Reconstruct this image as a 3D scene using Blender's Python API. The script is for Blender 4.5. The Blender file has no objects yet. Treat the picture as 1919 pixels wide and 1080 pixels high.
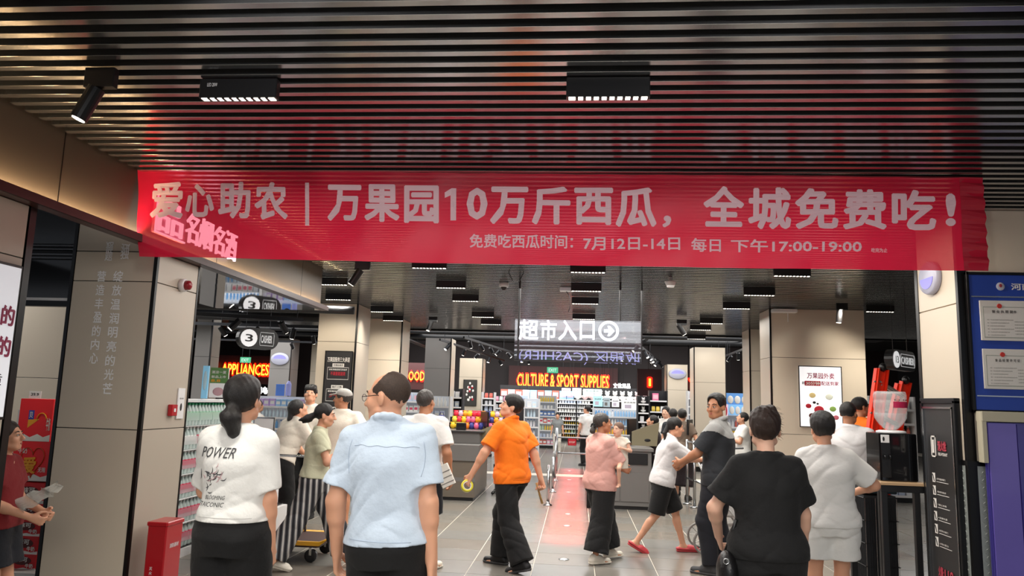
import bpy, bmesh, math, random
import numpy as np
from mathutils import Vector, Matrix, Euler
from mathutils.bvhtree import BVHTree
import openvdb as vdb

random.seed(7)
SC = bpy.context.scene
COL = SC.collection
PI = math.pi

# ------------------------------------------------------------------ camera
FPX, CH = 1420.0, 1.6
def _n(v):
    v = np.array(v, float); return v / np.linalg.norm(v)
def _ray(px, py): return _n([px - 960, 540 - py, -FPX])
_yc = _ray(1081, 755); _zc = _n(np.cross(_yc, _ray(81, 725)))
if _zc[1] < 0: _zc = -_zc
_R = np.stack([np.cross(_yc, _zc), _yc, _zc])
_O = np.array([0, 0, CH])
def at(px, py, v, ax=1):
    d = _R @ _ray(px, py); t = (v - _O[ax]) / d[ax]; return Vector(_O + t * d)
cam = bpy.data.cameras.new('camera'); co = bpy.data.objects.new('camera', cam); COL.objects.link(co)
M = Matrix([list(_R[i]) for i in range(3)]).to_4x4(); M.translation = (0, 0, CH)
co.matrix_world = M
cam.sensor_width = 36; cam.lens = 36 * FPX / 1919; cam.clip_end = 200; cam.clip_start = 0.05
SC.camera = co
# ------------------------------------------------------------------ world, exposure, area lights
w = bpy.data.worlds.new('world'); SC.world = w; w.use_nodes = True
w.node_tree.nodes['Background'].inputs[0].default_value = (0.85, 0.9, 1, 1)
w.node_tree.nodes['Background'].inputs[1].default_value = 0.42
vs = SC.view_settings
vs.view_transform = 'Standard'; vs.look = 'None'; vs.gamma = 1; vs.use_curve_mapping = False
vs.exposure = 0.25
def area(name, loc, sx, sy, power, col=(1, .96, .9), rot=(0, 0, 0), spread=None):
    l = bpy.data.lights.new(name, 'AREA'); l.shape = 'RECTANGLE'; l.size = sx; l.size_y = sy
    l.energy = power; l.color = col
    if spread: l.spread = spread
    o = bpy.data.objects.new(name, l); o.location = loc; o.rotation_euler = rot; COL.objects.link(o); return o
def spot(name, loc, to, power, col=(1, .9, .75), ang=60, blend=.6, r=.04):
    l = bpy.data.lights.new(name, 'SPOT'); l.energy = power; l.color = col; l.spot_size = math.radians(ang)
    l.spot_blend = blend; l.shadow_soft_size = r
    o = bpy.data.objects.new(name, l); o.location = loc
    o.rotation_euler = (Vector(to) - Vector(loc)).to_track_quat('-Z', 'Y').to_euler(); COL.objects.link(o); return o
# mall corridor behind the camera: rows of ceiling lamps; market: bright ceiling lamps
area('corridor_lamps', (0, -1.0, 3.02), 5.8, 3.5, 330)
area('corridor_lamps', (0, 6.1, 3.02), 4.6, 1.6, 90)
area('entrance_lamps', (-.3, 9.3, 3.0), 5, 2.2, 130)
area('entrance_lamps', (0, 13.4, 3.0), 5.5, 3, 120)
area('market_lamps', (0, 21, 3.5), 9, 7, 520, (1, .98, .96))
area('market_lamps', (-1, 29.2, 3.3), 15, 2.0, 620, (1, .98, .96), rot=(math.radians(25), 0, 0))
area('market_lamps', (-7.5, 10, 3.3), 6, 6, 420, (1, .98, .96))
area('market_lamps', (-10, 20, 3.3), 8, 8, 500, (1, .98, .96))
area('market_lamps', (7, 18, 3.4), 5, 8, 350, (1, .98, .96))
area('added_red_path_light', (-.10, 14.0, 3.0), .30, 10.0, 62, (1, .03, .02), spread=math.radians(13))  # red light added to tint the path, stands for no known lamp
for p, t, e in (((-3.9, 11.0, 2.95), (-3.92, 12.1, 1.7), 45), ((-3.7, 13.2, 2.95), (-3.7, 14.25, 1.7), 35), ((3.6, 10.6, 2.95), (3.6, 11.7, 1.7), 75),
                ((1.7, 5.4, 2.95), (2.77, 6.1, 1.9), 30), ((-5.2, 9.0, 2.55), (-6.2, 9.8, 1.6), 60), ((-4.3, 5.3, 2.5), (-5.0, 6.5, 1.8), 20),
                ((-3.3, 22.8, 3.0), (-3.4, 24, 2.0), 16), ((3.3, 18.4, 3.0), (3.3, 19.5, 2.0), 14), ((3.2, 23.8, 3.0), (3.2, 25, 2.0), 16)):
    spot('track_spot_light', p, t, e, ang=95)
spot('added_banner_light', (-1.2, 2.2, 3.0), (-.6, 4.85, 2.8), 26, (1, .97, .95), ang=120)  # both banner lights are added to brighten its front
spot('added_banner_light', (1.0, 2.2, 3.0), (.8, 4.85, 2.8), 26, (1, .97, .95), ang=120)

# ------------------------------------------------------------------ materials
def lin(c):
    if isinstance(c, str):
        c = [int(c[i:i + 2], 16) / 255 for i in (0, 2, 4)]
        return tuple(x / 12.92 if x <= .04045 else ((x + .055) / 1.055) ** 2.4 for x in c)
    return tuple(c)
MC = {}
def mat(name, col, rough=.5, metal=0, emit=None, es=1, noise=0, nscale=8, bump=0, bscale=60, stretch=(1, 1, 1), trans=0, alpha=1, sheen=0, coat=0, spec=.5, sss=0):
    if name in MC: return MC[name]
    m = bpy.data.materials.new(name); m.use_nodes = True; MC[name] = m
    nt = m.node_tree; N = nt.nodes; L = nt.links; b = N['Principled BSDF']
    c = lin(col); b.inputs['Base Color'].default_value = (*c, 1)
    b.inputs['Roughness'].default_value = rough; b.inputs['Metallic'].default_value = metal
    b.inputs['Specular IOR Level'].default_value = spec
    if trans: b.inputs['Transmission Weight'].default_value = trans
    if alpha < 1: b.inputs['Alpha'].default_value = alpha
    if coat: b.inputs['Coat Weight'].default_value = coat
    if sheen: b.inputs['Sheen Weight'].default_value = sheen
    if sss:
        b.inputs['Subsurface Weight'].default_value = sss; b.inputs['Subsurface Scale'].default_value = .01
    if emit is not None:
        b.inputs['Emission Color'].default_value = (*lin(emit), 1); b.inputs['Emission Strength'].default_value = es
    tc = N.new('ShaderNodeTexCoord'); mp = N.new('ShaderNodeMapping'); mp.inputs['Scale'].default_value = stretch
    L.new(tc.outputs['Object'], mp.inputs['Vector'])
    if noise:
        t = N.new('ShaderNodeTexNoise'); t.inputs['Scale'].default_value = nscale; t.inputs['Detail'].default_value = 4
        L.new(mp.outputs[0], t.inputs['Vector'])
        r = N.new('ShaderNodeMix'); r.data_type = 'RGBA'
        r.inputs[6].default_value = (*[max(0, x * (1 - noise)) for x in c], 1)
        r.inputs[7].default_value = (*[min(1, x * (1 + noise)) for x in c], 1)
        L.new(t.outputs['Fac'], r.inputs[0]); L.new(r.outputs[2], b.inputs['Base Color'])
    if bump:
        t = N.new('ShaderNodeTexNoise'); t.inputs['Scale'].default_value = bscale; t.inputs['Detail'].default_value = 3
        L.new(mp.outputs[0], t.inputs['Vector'])
        u = N.new('ShaderNodeBump'); u.inputs['Strength'].default_value = bump; u.inputs['Distance'].default_value = .01
        L.new(t.outputs['Fac'], u.inputs['Height']); L.new(u.outputs[0], b.inputs['Normal'])
    return m
def glow(name, col, es): return mat(name, (0, 0, 0), .5, emit=col, es=es)

# ------------------------------------------------------------------ objects
def link(o, parent=None):
    COL.objects.link(o)
    if parent is not None: o.parent = parent
    return o
def tag(o, label, cat, group=None, kind=None):
    o['label'] = label; o['category'] = cat
    if group: o['group'] = group
    if kind: o['kind'] = kind
    return o
def thing(name, loc, label, cat, rz=0, group=None):
    o = bpy.data.objects.new(name, None); o.empty_display_size = .1
    o.location = loc; o.rotation_euler = (0, 0, rz); COL.objects.link(o)
    return tag(o, label, cat, group)
class G:
    def __init__(s): s.v = []; s.f = []; s.m = []; s.mats = []
    def mi(s, m):
        if m not in s.mats: s.mats.append(m)
        return s.mats.index(m)
    def add(s, vs, fs, m=None, T=None):
        b = len(s.v)
        for p in vs:
            p = Vector(p)
            s.v.append(tuple(T @ p) if T is not None else tuple(p))
        k = s.mi(m)
        for f in fs: s.f.append([i + b for i in f]); s.m.append(k)
        return s
    def box(s, x0, y0, z0, x1, y1, z1, m=None, T=None):
        vs = [(x, y, z) for x in (x0, x1) for y in (y0, y1) for z in (z0, z1)]
        return s.add(vs, [(0, 1, 3, 2), (4, 6, 7, 5), (0, 4, 5, 1), (2, 3, 7, 6), (0, 2, 6, 4), (1, 5, 7, 3)], m, T)
    def bev(s, x0, y0, z0, x1, y1, z1, b, m=None, T=None):
        """box with chamfered vertical edges and top rim"""
        def ring(z, i):
            X0, Y0, X1, Y1 = x0 + i, y0 + i, x1 - i, y1 - i
            return [(X0 + b, Y0, z), (X1 - b, Y0, z), (X1, Y0 + b, z), (X1, Y1 - b, z), (X1 - b, Y1, z), (X0 + b, Y1, z), (X0, Y1 - b, z), (X0, Y0 + b, z)]
        vs = ring(z0, b * .5) + ring(z0 + b * .5, 0) + ring(z1 - b * .5, 0) + ring(z1, b * .5)
        fs = [tuple(range(7, -1, -1)), tuple(range(24, 32))]
        for r in range(3):
            for i in range(8):
                j = (i + 1) % 8; fs.append((r * 8 + i, r * 8 + j, r * 8 + 8 + j, r * 8 + 8 + i))
        return s.add(vs, fs, m, T)
    def lathe(s, prof, n=12, m=None, T=None, c=(0, 0), capb=True, capt=True, sx=1, sy=1):
        vs = []; fs = []
        for r, z in prof:
            for i in range(n):
                a = 2 * PI * i / n; vs.append((c[0] + sx * r * math.cos(a), c[1] + sy * r * math.sin(a), z))
        for k in range(len(prof) - 1):
            for i in range(n):
                j = (i + 1) % n; fs.append((k * n + i, k * n + j, k * n + n + j, k * n + n + i))
        if capb: fs.append(tuple(range(n - 1, -1, -1)))
        if capt: fs.append(tuple(range((len(prof) - 1) * n, len(prof) * n)))
        return s.add(vs, fs, m, T)
    def tube(s, pts, r, n=8, m=None, T=None, closed=False):
        pts = [Vector(p) for p in pts]; k = len(pts); vs = []; fs = []; u = None
        for i, p in enumerate(pts):
            a = pts[(i - 1) % k] if (i or closed) else p; b = pts[(i + 1) % k] if (i < k - 1 or closed) else p
            t = (b - a)
            t = t.normalized() if t.length > 1e-9 else Vector((0, 0, 1))
            if u is None: u = t.cross(Vector((0, 0, 1)) if abs(t.z) < .9 else Vector((1, 0, 0))).normalized()
            else: u = (u - t * u.dot(t)).normalized()
            w_ = t.cross(u); rr = r[i] if isinstance(r, (list, tuple)) else r
            for j in range(n):
                an = 2 * PI * j / n; vs.append(p + (u * math.cos(an) + w_ * math.sin(an)) * rr)
        for i in range(k if closed else k - 1):
            for j in range(n):
                a, b = i * n, ((i + 1) % k) * n; q = (j + 1) % n
                fs.append((a + j, a + q, b + q, b + j))
        if not closed: fs += [tuple(range(n - 1, -1, -1)), tuple(range((k - 1) * n, k * n))]
        return s.add(vs, fs, m, T)
    def ball(s, c, r, m=None, seg=10, rings=7, T=None):
        rx, ry, rz = (r, r, r) if not isinstance(r, (tuple, list)) else r
        vs = [(c[0], c[1], c[2] - rz)]; fs = []
        for k in range(1, rings):
            ph = -PI / 2 + PI * k / rings
            for i in range(seg):
                a = 2 * PI * i / seg; vs.append((c[0] + rx * math.cos(ph) * math.cos(a), c[1] + ry * math.cos(ph) * math.sin(a), c[2] + rz * math.sin(ph)))
        vs.append((c[0], c[1], c[2] + rz)); last = len(vs) - 1
        for i in range(seg):
            j = (i + 1) % seg; fs.append((0, 1 + j, 1 + i)); fs.append((last, last - seg + i, last - seg + j))
            for k in range(rings - 2): fs.append((1 + k * seg + i, 1 + k * seg + j, 1 + (k + 1) * seg + j, 1 + (k + 1) * seg + i))
        return s.add(vs, fs, m, T)
    def quad(s, a, b, c, d, m=None): return s.add([a, b, c, d], [(0, 1, 2, 3)], m)
    def mesh(s, name, m=None, smooth=False):
        me = bpy.data.meshes.new(name); me.from_pydata(s.v, [], s.f)
        ms = [x for x in s.mats]
        for x in ms: me.materials.append(x if x is not None else m)
        me.polygons.foreach_set('material_index', s.m)
        if smooth: me.polygons.foreach_set('use_smooth', [True] * len(s.f))
        me.update(); return me
    def ob(s, name, m=None, parent=None, smooth=False):
        return link(bpy.data.objects.new(name, s.mesh(name, m, smooth)), parent)
def box(name, x0, y0, z0, x1, y1, z1, m, parent=None): return G().box(x0, y0, z0, x1, y1, z1).ob(name, m, parent)

# ------------------------------------------------------------------ lettering
def text_data(body, bold=0, extrude=0, res=3):
    c = bpy.data.curves.new('lettering', 'FONT'); c.body = body; c.size = 1; c.extrude = extrude
    c.resolution_u = res; c.fill_mode = 'BOTH' if extrude else 'FRONT'
    o = bpy.data.objects.new('lettering', c); COL.objects.link(o)
    dg = bpy.context.evaluated_depsgraph_get(); dg.update()
    me = bpy.data.meshes.new_from_object(o.evaluated_get(dg), depsgraph=dg)
    bpy.data.objects.remove(o); bpy.data.curves.remove(c)
    n = len(me.vertices); v = np.zeros(n * 3); me.vertices.foreach_get('co', v); v = v.reshape(-1, 3)
    fs = [tuple(p.vertices) for p in me.polygons]; bpy.data.meshes.remove(me)
    if bold > 0 and n:      # heavier strokes: shifted copies of the glyph
        V = [v]; F_ = list(fs); q = 8 if bold > .028 else 4
        for k in range(q):
            a = 2 * PI * (k + .5) / q; V.append(v + np.array([math.cos(a) * bold, math.sin(a) * bold, .006 * (k + 1)])); F_ += [tuple(i + n * (k + 1) for i in f) for f in fs]
        v = np.concatenate(V); fs = F_
    return v, fs
def text_fit(g, body, fn, m=None, bold=.02, extrude=0, box_=None, res=3, d=1):
    """fn(u,v,w): u,v in 0..1 over the text's bounds (v up), w depth in text units"""
    v, fs = text_data(body, bold, extrude, res)
    if len(v) == 0: return
    lo = v.min(0); hi = v.max(0); e = np.maximum(hi - lo, 1e-6)
    g.add([fn((p[0] - lo[0]) / e[0], (p[1] - lo[1]) / e[1], p[2]) for p in v], fs, m)
def sign_text(name, body, origin, ux, uz, w_, h, m, parent=None, bold=.02, extrude=0, g=None, rows=False):
    """text fitted in a w x h box at origin (lower left), ux right, uz up"""
    O = Vector(origin); X = Vector(ux).normalized(); Z = Vector(uz).normalized(); Nn = X.cross(Z)
    own = g is None
    if own: g = G()
    text_fit(g, body, lambda u, v, t: O + X * (u * w_) + Z * (v * h) + Nn * (t * h), m, bold, extrude)
    if own: return g.ob(name, m, parent)
# ------------------------------------------------------------------ people: smooth distance fields turned into one surface
def rotx(a): return np.array(Euler((a, 0, 0)).to_matrix())
def roty(a): return np.array(Euler((0, a, 0)).to_matrix())
def rotz(a): return np.array(Euler((0, 0, a)).to_matrix())
class Field:
    def __init__(s, lo, hi, h):
        s.h = h; s.lo = np.array(lo, float); n = np.ceil((np.array(hi) - s.lo) / h).astype(int) + 1
        s.ax = [s.lo[i] + h * np.arange(n[i], dtype=np.float32) for i in range(3)]
        s.d = np.full(n, .3, np.float32)
    def region(s, lo, hi, pad):
        sl = []
        for i in range(3):
            a = max(0, int((lo[i] - pad - s.lo[i]) / s.h)); b = min(len(s.ax[i]), int((hi[i] + pad - s.lo[i]) / s.h) + 2)
            if b <= a: return None, None
            sl.append(slice(a, b))
        return tuple(sl), [s.ax[i][sl[i]].reshape([-1 if j == i else 1 for j in range(3)]).astype(np.float32) for i in range(3)]
    def blend(s, lo, hi, fn, k=.02, sub=False):
        sl, P = s.region(lo, hi, max(k, s.h * 3) + .01)
        if sl is None: return
        b = fn(*P); a = s.d[sl]
        if sub:
            b = -b; h = np.maximum(k - np.abs(a - b), 0) / k if k > 0 else 0
            s.d[sl] = np.maximum(a, b) + h * h * k * .25
        else:
            h = np.maximum(k - np.abs(a - b), 0) / k if k > 0 else 0
            s.d[sl] = np.minimum(a, b) - h * h * k * .25
    def cone(s, a, b, ra, rb, k=.02, sub=False, sq=None):
        a = np.array(a, float); b = np.array(b, float); ba = b - a; L2 = max(ba @ ba, 1e-9); r = max(ra, rb)
        def fn(x, y, z):
            px, py, pz = x - a[0], y - a[1], z - a[2]
            t = np.clip((px * ba[0] + py * ba[1] + pz * ba[2]) / L2, 0, 1)
            qx, qy, qz = px - t * ba[0], py - t * ba[1], pz - t * ba[2]
            if sq is not None:   # flatten along a direction
                nrm, f = sq; dn = (qx * nrm[0] + qy * nrm[1] + qz * nrm[2]) * (f - 1)
                qx, qy, qz = qx + dn * nrm[0], qy + dn * nrm[1], qz + dn * nrm[2]
            return np.sqrt(qx * qx + qy * qy + qz * qz) - (ra + (rb - ra) * t)
        s.blend(np.minimum(a, b) - r, np.maximum(a, b) + r, fn, k, sub)
    def ell(s, c, r, R=None, k=.02, sub=False):
        c = np.array(c, float); r = np.array(r, float); m = r.max()
        R = np.eye(3) if R is None else R
        def fn(x, y, z):
            p = (x - c[0], y - c[1], z - c[2])
            q = [p[0] * R[0, i] + p[1] * R[1, i] + p[2] * R[2, i] for i in range(3)]
            k0 = np.sqrt((q[0] / r[0]) ** 2 + (q[1] / r[1]) ** 2 + (q[2] / r[2]) ** 2) + 1e-6
            k1 = np.sqrt((q[0] / r[0] ** 2) ** 2 + (q[1] / r[1] ** 2) ** 2 + (q[2] / r[2] ** 2) ** 2) + 1e-6
            return k0 * (k0 - 1) / k1
        s.blend(c - m, c + m, fn, k, sub)
    def loft(s, secs, o, R, k=.03, sub=False, p=2.3):
        """secs (z, rx, ry, yoff) along local z; o origin, R local->body rotation"""
        secs = sorted(secs); zs = [q[0] for q in secs]; o = np.array(o, float)
        A = np.array(secs, float); zz = np.linspace(A[0, 0], A[-1, 0], 64); cols = []
        for c in (1, 2, 3):
            y = np.interp(zz, A[:, 0], A[:, c]); e = 5; yp = np.concatenate([np.full(e, y[0]), y, np.full(e, y[-1])]); y = np.convolve(yp, np.hanning(2 * e + 3)[1:-1] / np.hanning(2 * e + 3).sum(), 'valid'); cols.append(y)
        secs = [tuple(t) for t in np.stack([zz] + cols, 1)]; zs = list(zz)
        rm = max(max(q[1], q[2]) for q in secs); ends = [o + R @ np.array([0, 0, zs[0]]), o + R @ np.array([0, 0, zs[-1]])]
        def fn(x, y, z):
            q = (x - o[0], y - o[1], z - o[2])
            X, Y, Z = [q[0] * R[0, i] + q[1] * R[1, i] + q[2] * R[2, i] for i in range(3)]
            rx = np.interp(Z, zs, [t[1] for t in secs]); ry = np.interp(Z, zs, [t[2] for t in secs]); yo = np.interp(Z, zs, [t[3] for t in secs])
            g = (np.abs(X / rx) ** p + np.abs((Y - yo) / ry) ** p) ** (1 / p)
            d = (g - 1) * np.minimum(rx, ry)
            return np.maximum(d, np.maximum(zs[0] - Z, Z - zs[-1])).astype(np.float32)
        s.blend(np.minimum(*ends) - rm, np.maximum(*ends) + rm, fn, k, sub)
    def cut(s, p, n):
        """remove what lies beyond plane through p with outward normal n"""
        n = _n(n); X, Y, Z = np.meshgrid(*s.ax, indexing='ij', sparse=True)
        s.d = np.maximum(s.d, ((X - p[0]) * n[0] + (Y - p[1]) * n[1] + (Z - p[2]) * n[2]).astype(np.float32))
    def folds(s, amp, ph=0, f=1.0):
        X, Y, Z = np.meshgrid(*s.ax, indexing='ij', sparse=True)
        rg = lambda a: (1 - np.abs(np.sin(a * .5))) ** 2 * 2.2 - .75
        n = rg(f * 26 * Z + 3.5 * np.sin(9 * X + ph) + 3 * np.sin(8 * Y + ph * 2)) * (.35 + .25 * np.sin(7 * X + 5 * Z + ph))
        n = n + rg(f * (30 * X + 24 * Z) + 4 * np.sin(9 * Z + ph)) * (.28 + .22 * np.sin(11 * Z - 6 * X + ph * 3)) + rg(f * (22 * X - 46 * Z) + 3 * np.sin(13 * Y - 9 * X + ph)) * (.26 + .24 * np.sin(9 * X + 8 * Z + ph * 5))
        n = n + .35 * np.sin(13 * X + 9 * Z + 2 * np.sin(6 * Z + ph))
        s.d = s.d + (amp * n).astype(np.float32)
    def mesh(s, name, m, ada=.004):
        d = s.d
        for i in range(3):
            for e in (0, -1):
                ix = [slice(None)] * 3; ix[i] = e; d[tuple(ix)] = np.maximum(d[tuple(ix)], s.h)
        g = vdb.FloatGrid(s.h * 3); g.copyFromArray(np.clip(d, -3 * s.h, 3 * s.h).astype(np.float32))
        P, T, Q = g.convertToPolygons(isovalue=0.0, adaptivity=ada)
        P = P * s.h + s.lo
        me = bpy.data.meshes.new(name)
        nT, nQ = len(T), len(Q)
        me.vertices.add(len(P)); me.vertices.foreach_set('co', P.astype(np.float32).ravel())
        loops = np.concatenate([T.ravel(), Q.ravel()]).astype(np.int32)
        me.loops.add(len(loops)); me.loops.foreach_set('vertex_index', loops)
        starts = np.concatenate([np.arange(nT) * 3, nT * 3 + np.arange(nQ) * 4]).astype(np.int32)
        me.polygons.add(nT + nQ); me.polygons.foreach_set('loop_start', starts)
        me.update(calc_edges=True); me.validate()
        me.polygons.foreach_set('use_smooth', [True] * len(me.polygons))
        me.materials.append(m); return me

def ik(a, b, l1, l2, pole):
    a = np.array(a, float); b = np.array(b, float); d = b - a; L = np.linalg.norm(d)
    if L > (l1 + l2) * .998: b = a + d / L * (l1 + l2) * .998; d = b - a; L = np.linalg.norm(d)
    u = d / L; c = (l1 * l1 - l2 * l2 + L * L) / (2 * L); h = math.sqrt(max(l1 * l1 - c * c, 0))
    p = np.array(pole, float); p = p - u * (p @ u); p = p / max(np.linalg.norm(p), 1e-6)
    return a + u * c + p * h, b

SKIN = mat('skin', 'dba283', .5, noise=.06, nscale=14, sss=.08)
SKIN_PALE = mat('pale_skin', 'e6b59b', .5, noise=.05, nscale=14, sss=.08)
SKIN_TAN = mat('tan_skin', 'b9805f', .5, noise=.08, nscale=14, sss=.05)
HAIR = mat('black_hair', '14100f', .38, noise=.3, nscale=60, bump=.5, bscale=90, stretch=(6, 6, 1))
HAIRG = mat('greying_hair', '3a3532', .5, noise=.5, nscale=120, bump=.5, bscale=90)
HAIRB = mat('brown_hair', '2b1b14', .42, noise=.4, nscale=50, bump=.5, bscale=90, stretch=(5, 5, 1))
LIP = mat('lip', 'a85a4e', .4); BROW = mat('brow', '2a1d17', .7); EYEW = mat('eye_white', 'd8d0ca', .3); IRIS = mat('iris', '17100c', .2)
def cloth(name, c, rough=.85, noise=.05, bump=.25, bscale=40): return mat(name, c, rough, noise=noise, nscale=5, bump=bump, bscale=bscale, sheen=.04)

def person(label, loc, H, yaw=0, h=.008, lean=0, side=0, twist=0, head=(0, 0, 0), arms=None, legs=None, wide=1.0, skin=SKIN, fem=False,
           top=None, bottom=None, shoes=None, hair=None, face=False, curl=(.5, .5), palm=(None, None), headscale=1.0, belly=0, base=None, neckdrop=0):
    S = H / 1.70
    root = thing('person', loc, label, 'person', math.radians(yaw)) if base is None else base
    sw = (.152 if fem else .172) * (1 + (wide - 1) * .45); hw = .088
    pel = np.array([0, 0, .93 + (0 if not legs else legs.get('drop', 0))])
    Rt = rotz(twist) @ rotx(-math.radians(lean)) @ roty(math.radians(side))
    T = lambda p: pel + Rt @ (np.array(p, float) - np.array([0, 0, .93]))
    neck = T((0, -.01, 1.43)); shL = T((-sw, -.01, 1.355)); shR = T((sw, -.01, 1.355))
    Rh = rotz(math.radians(head[0])) @ rotx(math.radians(head[1])) @ roty(math.radians(head[2] if len(head) > 2 else 0))
    nk_top = T((0, .01, 1.478 - neckdrop)); headscale = headscale * 1.02; hc = nk_top + Rh @ np.array([0, .015, .078]) * headscale
    arms = arms or {}; legs = legs or {}
    wr = [np.array(arms.get('L', (-sw - .09, .05, .80)), float), np.array(arms.get('R', (sw + .09, .05, .80)), float)]
    pole = [arms.get('pL', (-.4, -1, 0)), arms.get('pR', (.4, -1, 0))]
    el = []
    for i, sh in enumerate((shL, shR)):
        e, w_ = ik(sh, wr[i], .285, .25, pole[i]); el.append(e); wr[i] = w_
    an = [np.array(legs.get('L', (-.10, 0, .085)), float), np.array(legs.get('R', (.10, 0, .085)), float)]
    kn = []; hip = [pel + np.array([-hw, 0, -.03]), pel + np.array([hw, 0, -.03])]
    for i in range(2):
        e, a_ = ik(hip[i], an[i], .42, .41, legs.get('p' + 'LR'[i], (0, 1, 0))); kn.append(e); an[i] = a_
    fdir = [_n(legs.get('f' + 'LR'[i], (-.12 if i == 0 else .12, 1, 0))) for i in range(2)]
    pts = np.array([*wr, *el, *an, *kn, neck, hc, shL, shR, pel])
    lo = pts.min(0) - .24; hi = pts.max(0) + .24; lo[2] = min(an[0][2], an[1][2]) - .12
    hs = h / S
    # ---- body
    F = Field(lo, hi, hs)
    sk = 1.0 if not fem else .93
    F.loft([(-.12, .10 * wide, .09, 0), (-.03, .155 * wide, .115, -.01), (.06, .14 * wide, .10, -.005), (.15, .125 * wide, .09, 0), (.28, .15 * wide, .105, 0), (.36, .15 * wide, .10, -.005), (.43, .11, .08, -.01), (.48, .055, .06, 0)], pel, Rt, k=.03)
    for i, sh in enumerate((shL, shR)):
        F.cone(sh, el[i], .050 * sk, .040 * sk, .05)
        mid = el[i] + (wr[i] - el[i]) * .3
        F.cone(el[i], wr[i], .041 * sk, .027 * sk, .02); F.cone(el[i], mid, .040 * sk, .042 * sk, .02)
        hand(F, wr[i], _n(wr[i] - el[i]), -1 if i == 0 else 1, curl[i], palm[i], sk)
        F.cone(hip[i], kn[i], .082 * sk * (1 + (wide - 1) * .5), .054 * sk, .04); F.cone(kn[i], an[i], .053 * sk, .036 * sk, .02)
        c1 = kn[i] + (an[i] - kn[i]) * .3; back = np.array([0, -1, 0.]); 
        F.cone(c1 - fdir[i] * .018, kn[i] + (an[i] - kn[i]) * .5 - fdir[i] * .012, .044 * sk, .036 * sk, .03)
        foot(F, an[i], fdir[i], legs.get('t' + 'LR'[i], 0))
    F.cone(neck - Rt @ np.array([0, 0, .05]), nk_top + Rh @ np.array([0, 0, .02]), .058 * (.88 if fem else 1), .054 * (.88 if fem else 1), .04)
    hs_ = headscale
    Hc = lambda p: hc + Rh @ (np.array(p, float) * hs_)
    F.ell(Hc((0, -.018, .028)), np.array([.074, .092, .084]) * hs_, Rh, .01)
    F.ell(Hc((0, .018, -.03)), np.array([.061, .070, .074]) * hs_, Rh, .02)
    F.ell(Hc((0, .045, -.078)), np.array([.036, .034, .030]) * hs_, Rh, .025)
    F.cone(Hc((-.052, .01, -.06)), Hc((-.025, .055, -.085)), .018, .016, .02); F.cone(Hc((.052, .01, -.06)), Hc((.025, .055, -.085)), .018, .016, .02)
    F.cone(Hc((-.034, .070, .024)), Hc((.034, .070, .024)), .012, .012, .015)
    for sx in (-1, 1):
        F.ell(Hc((sx * .031, .094, .004)), (.017, .014, .010), Rh, .012, sub=True)
        F.ell(Hc((sx * .040, .056, -.026)), (.024, .022, .022), Rh, .02)
        F.ell(Hc((sx * .031, .072, .002)), (.014, .012, .010), Rh, .004)
        F.ell(Hc((sx * .075, -.012, -.006)), (.009, .020, .032), Rh @ rotz(sx * .35), .006)
        F.ell(Hc((sx * .010, .096, -.030)), (.008, .010, .007), Rh, .006)
    F.cone(Hc((0, .084, .014)), Hc((0, .106, -.026)), .007, .0115, .012)
    F.cone(Hc((-.016, .080, -.053)), Hc((.016, .080, -.053)), .0065, .0065, .006); F.cone(Hc((-.013, .080, -.064)), Hc((.013, .080, -.064)), .007, .007, .006)
    body = bpy.data.objects.new('body', F.mesh('body', skin, .02)); link(body, root)
    # ---- face detail
    if face:
        for sx in (-1, 1):
            Te = Matrix(Rh).to_4x4(); g = G()
            g.ball((0, 0, 0), (.0125, .006, .0066), None, T=Matrix.Translation(Hc((sx * .031, .0825, .002))) @ Te, seg=10, rings=6)
            e = g.ob('eye', EYEW, root, True); g = G()
            g.ball((0, 0, 0), (.0058, .004, .0060), None, T=Matrix.Translation(Hc((sx * .031, .0868, .002))) @ Te, seg=8, rings=5); g.ob('iris', IRIS, e, True)
            if h > .0085: continue
            g = G(); g.tube([Hc((sx * .017, .0875, .0085)), Hc((sx * .031, .0885, .0105)), Hc((sx * .046, .0795, .006))], .0017, 5); g.ob('eyelid', BROW, root, True)
            g = G(); g.tube([Hc((sx * .014, .0835, .026)), Hc((sx * .032, .0845, .031)), Hc((sx * .050, .070, .025))], [.003, .0042, .002], 6); g.ob('eyebrow', BROW, root, True)
        if h <= .0085:
            g = G(); g.tube([Hc((-.022, .079, -.058)), Hc((-.008, .0885, -.0555)), Hc((0, .089, -.057)), Hc((.008, .0885, -.0555)), Hc((.022, .079, -.058))], [.001, .0038, .0036, .0038, .001], 6); g.ob('lip', LIP, root, True)
            g = G(); g.tube([Hc((-.020, .079, -.060)), Hc((0, .089, -.0645)), Hc((.020, .079, -.060))], [.001, .0048, .001], 6); g.ob('lip', LIP, root, True)
    # ---- trousers, then top
    out = dict(hc=hc, Rh=Rh, Hc=Hc, wr=wr, el=el, root=root, S=S, T=T, Rt=Rt, kn=kn, an=an, shL=shL, shR=shR, pel=pel)
    TB = None
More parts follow.
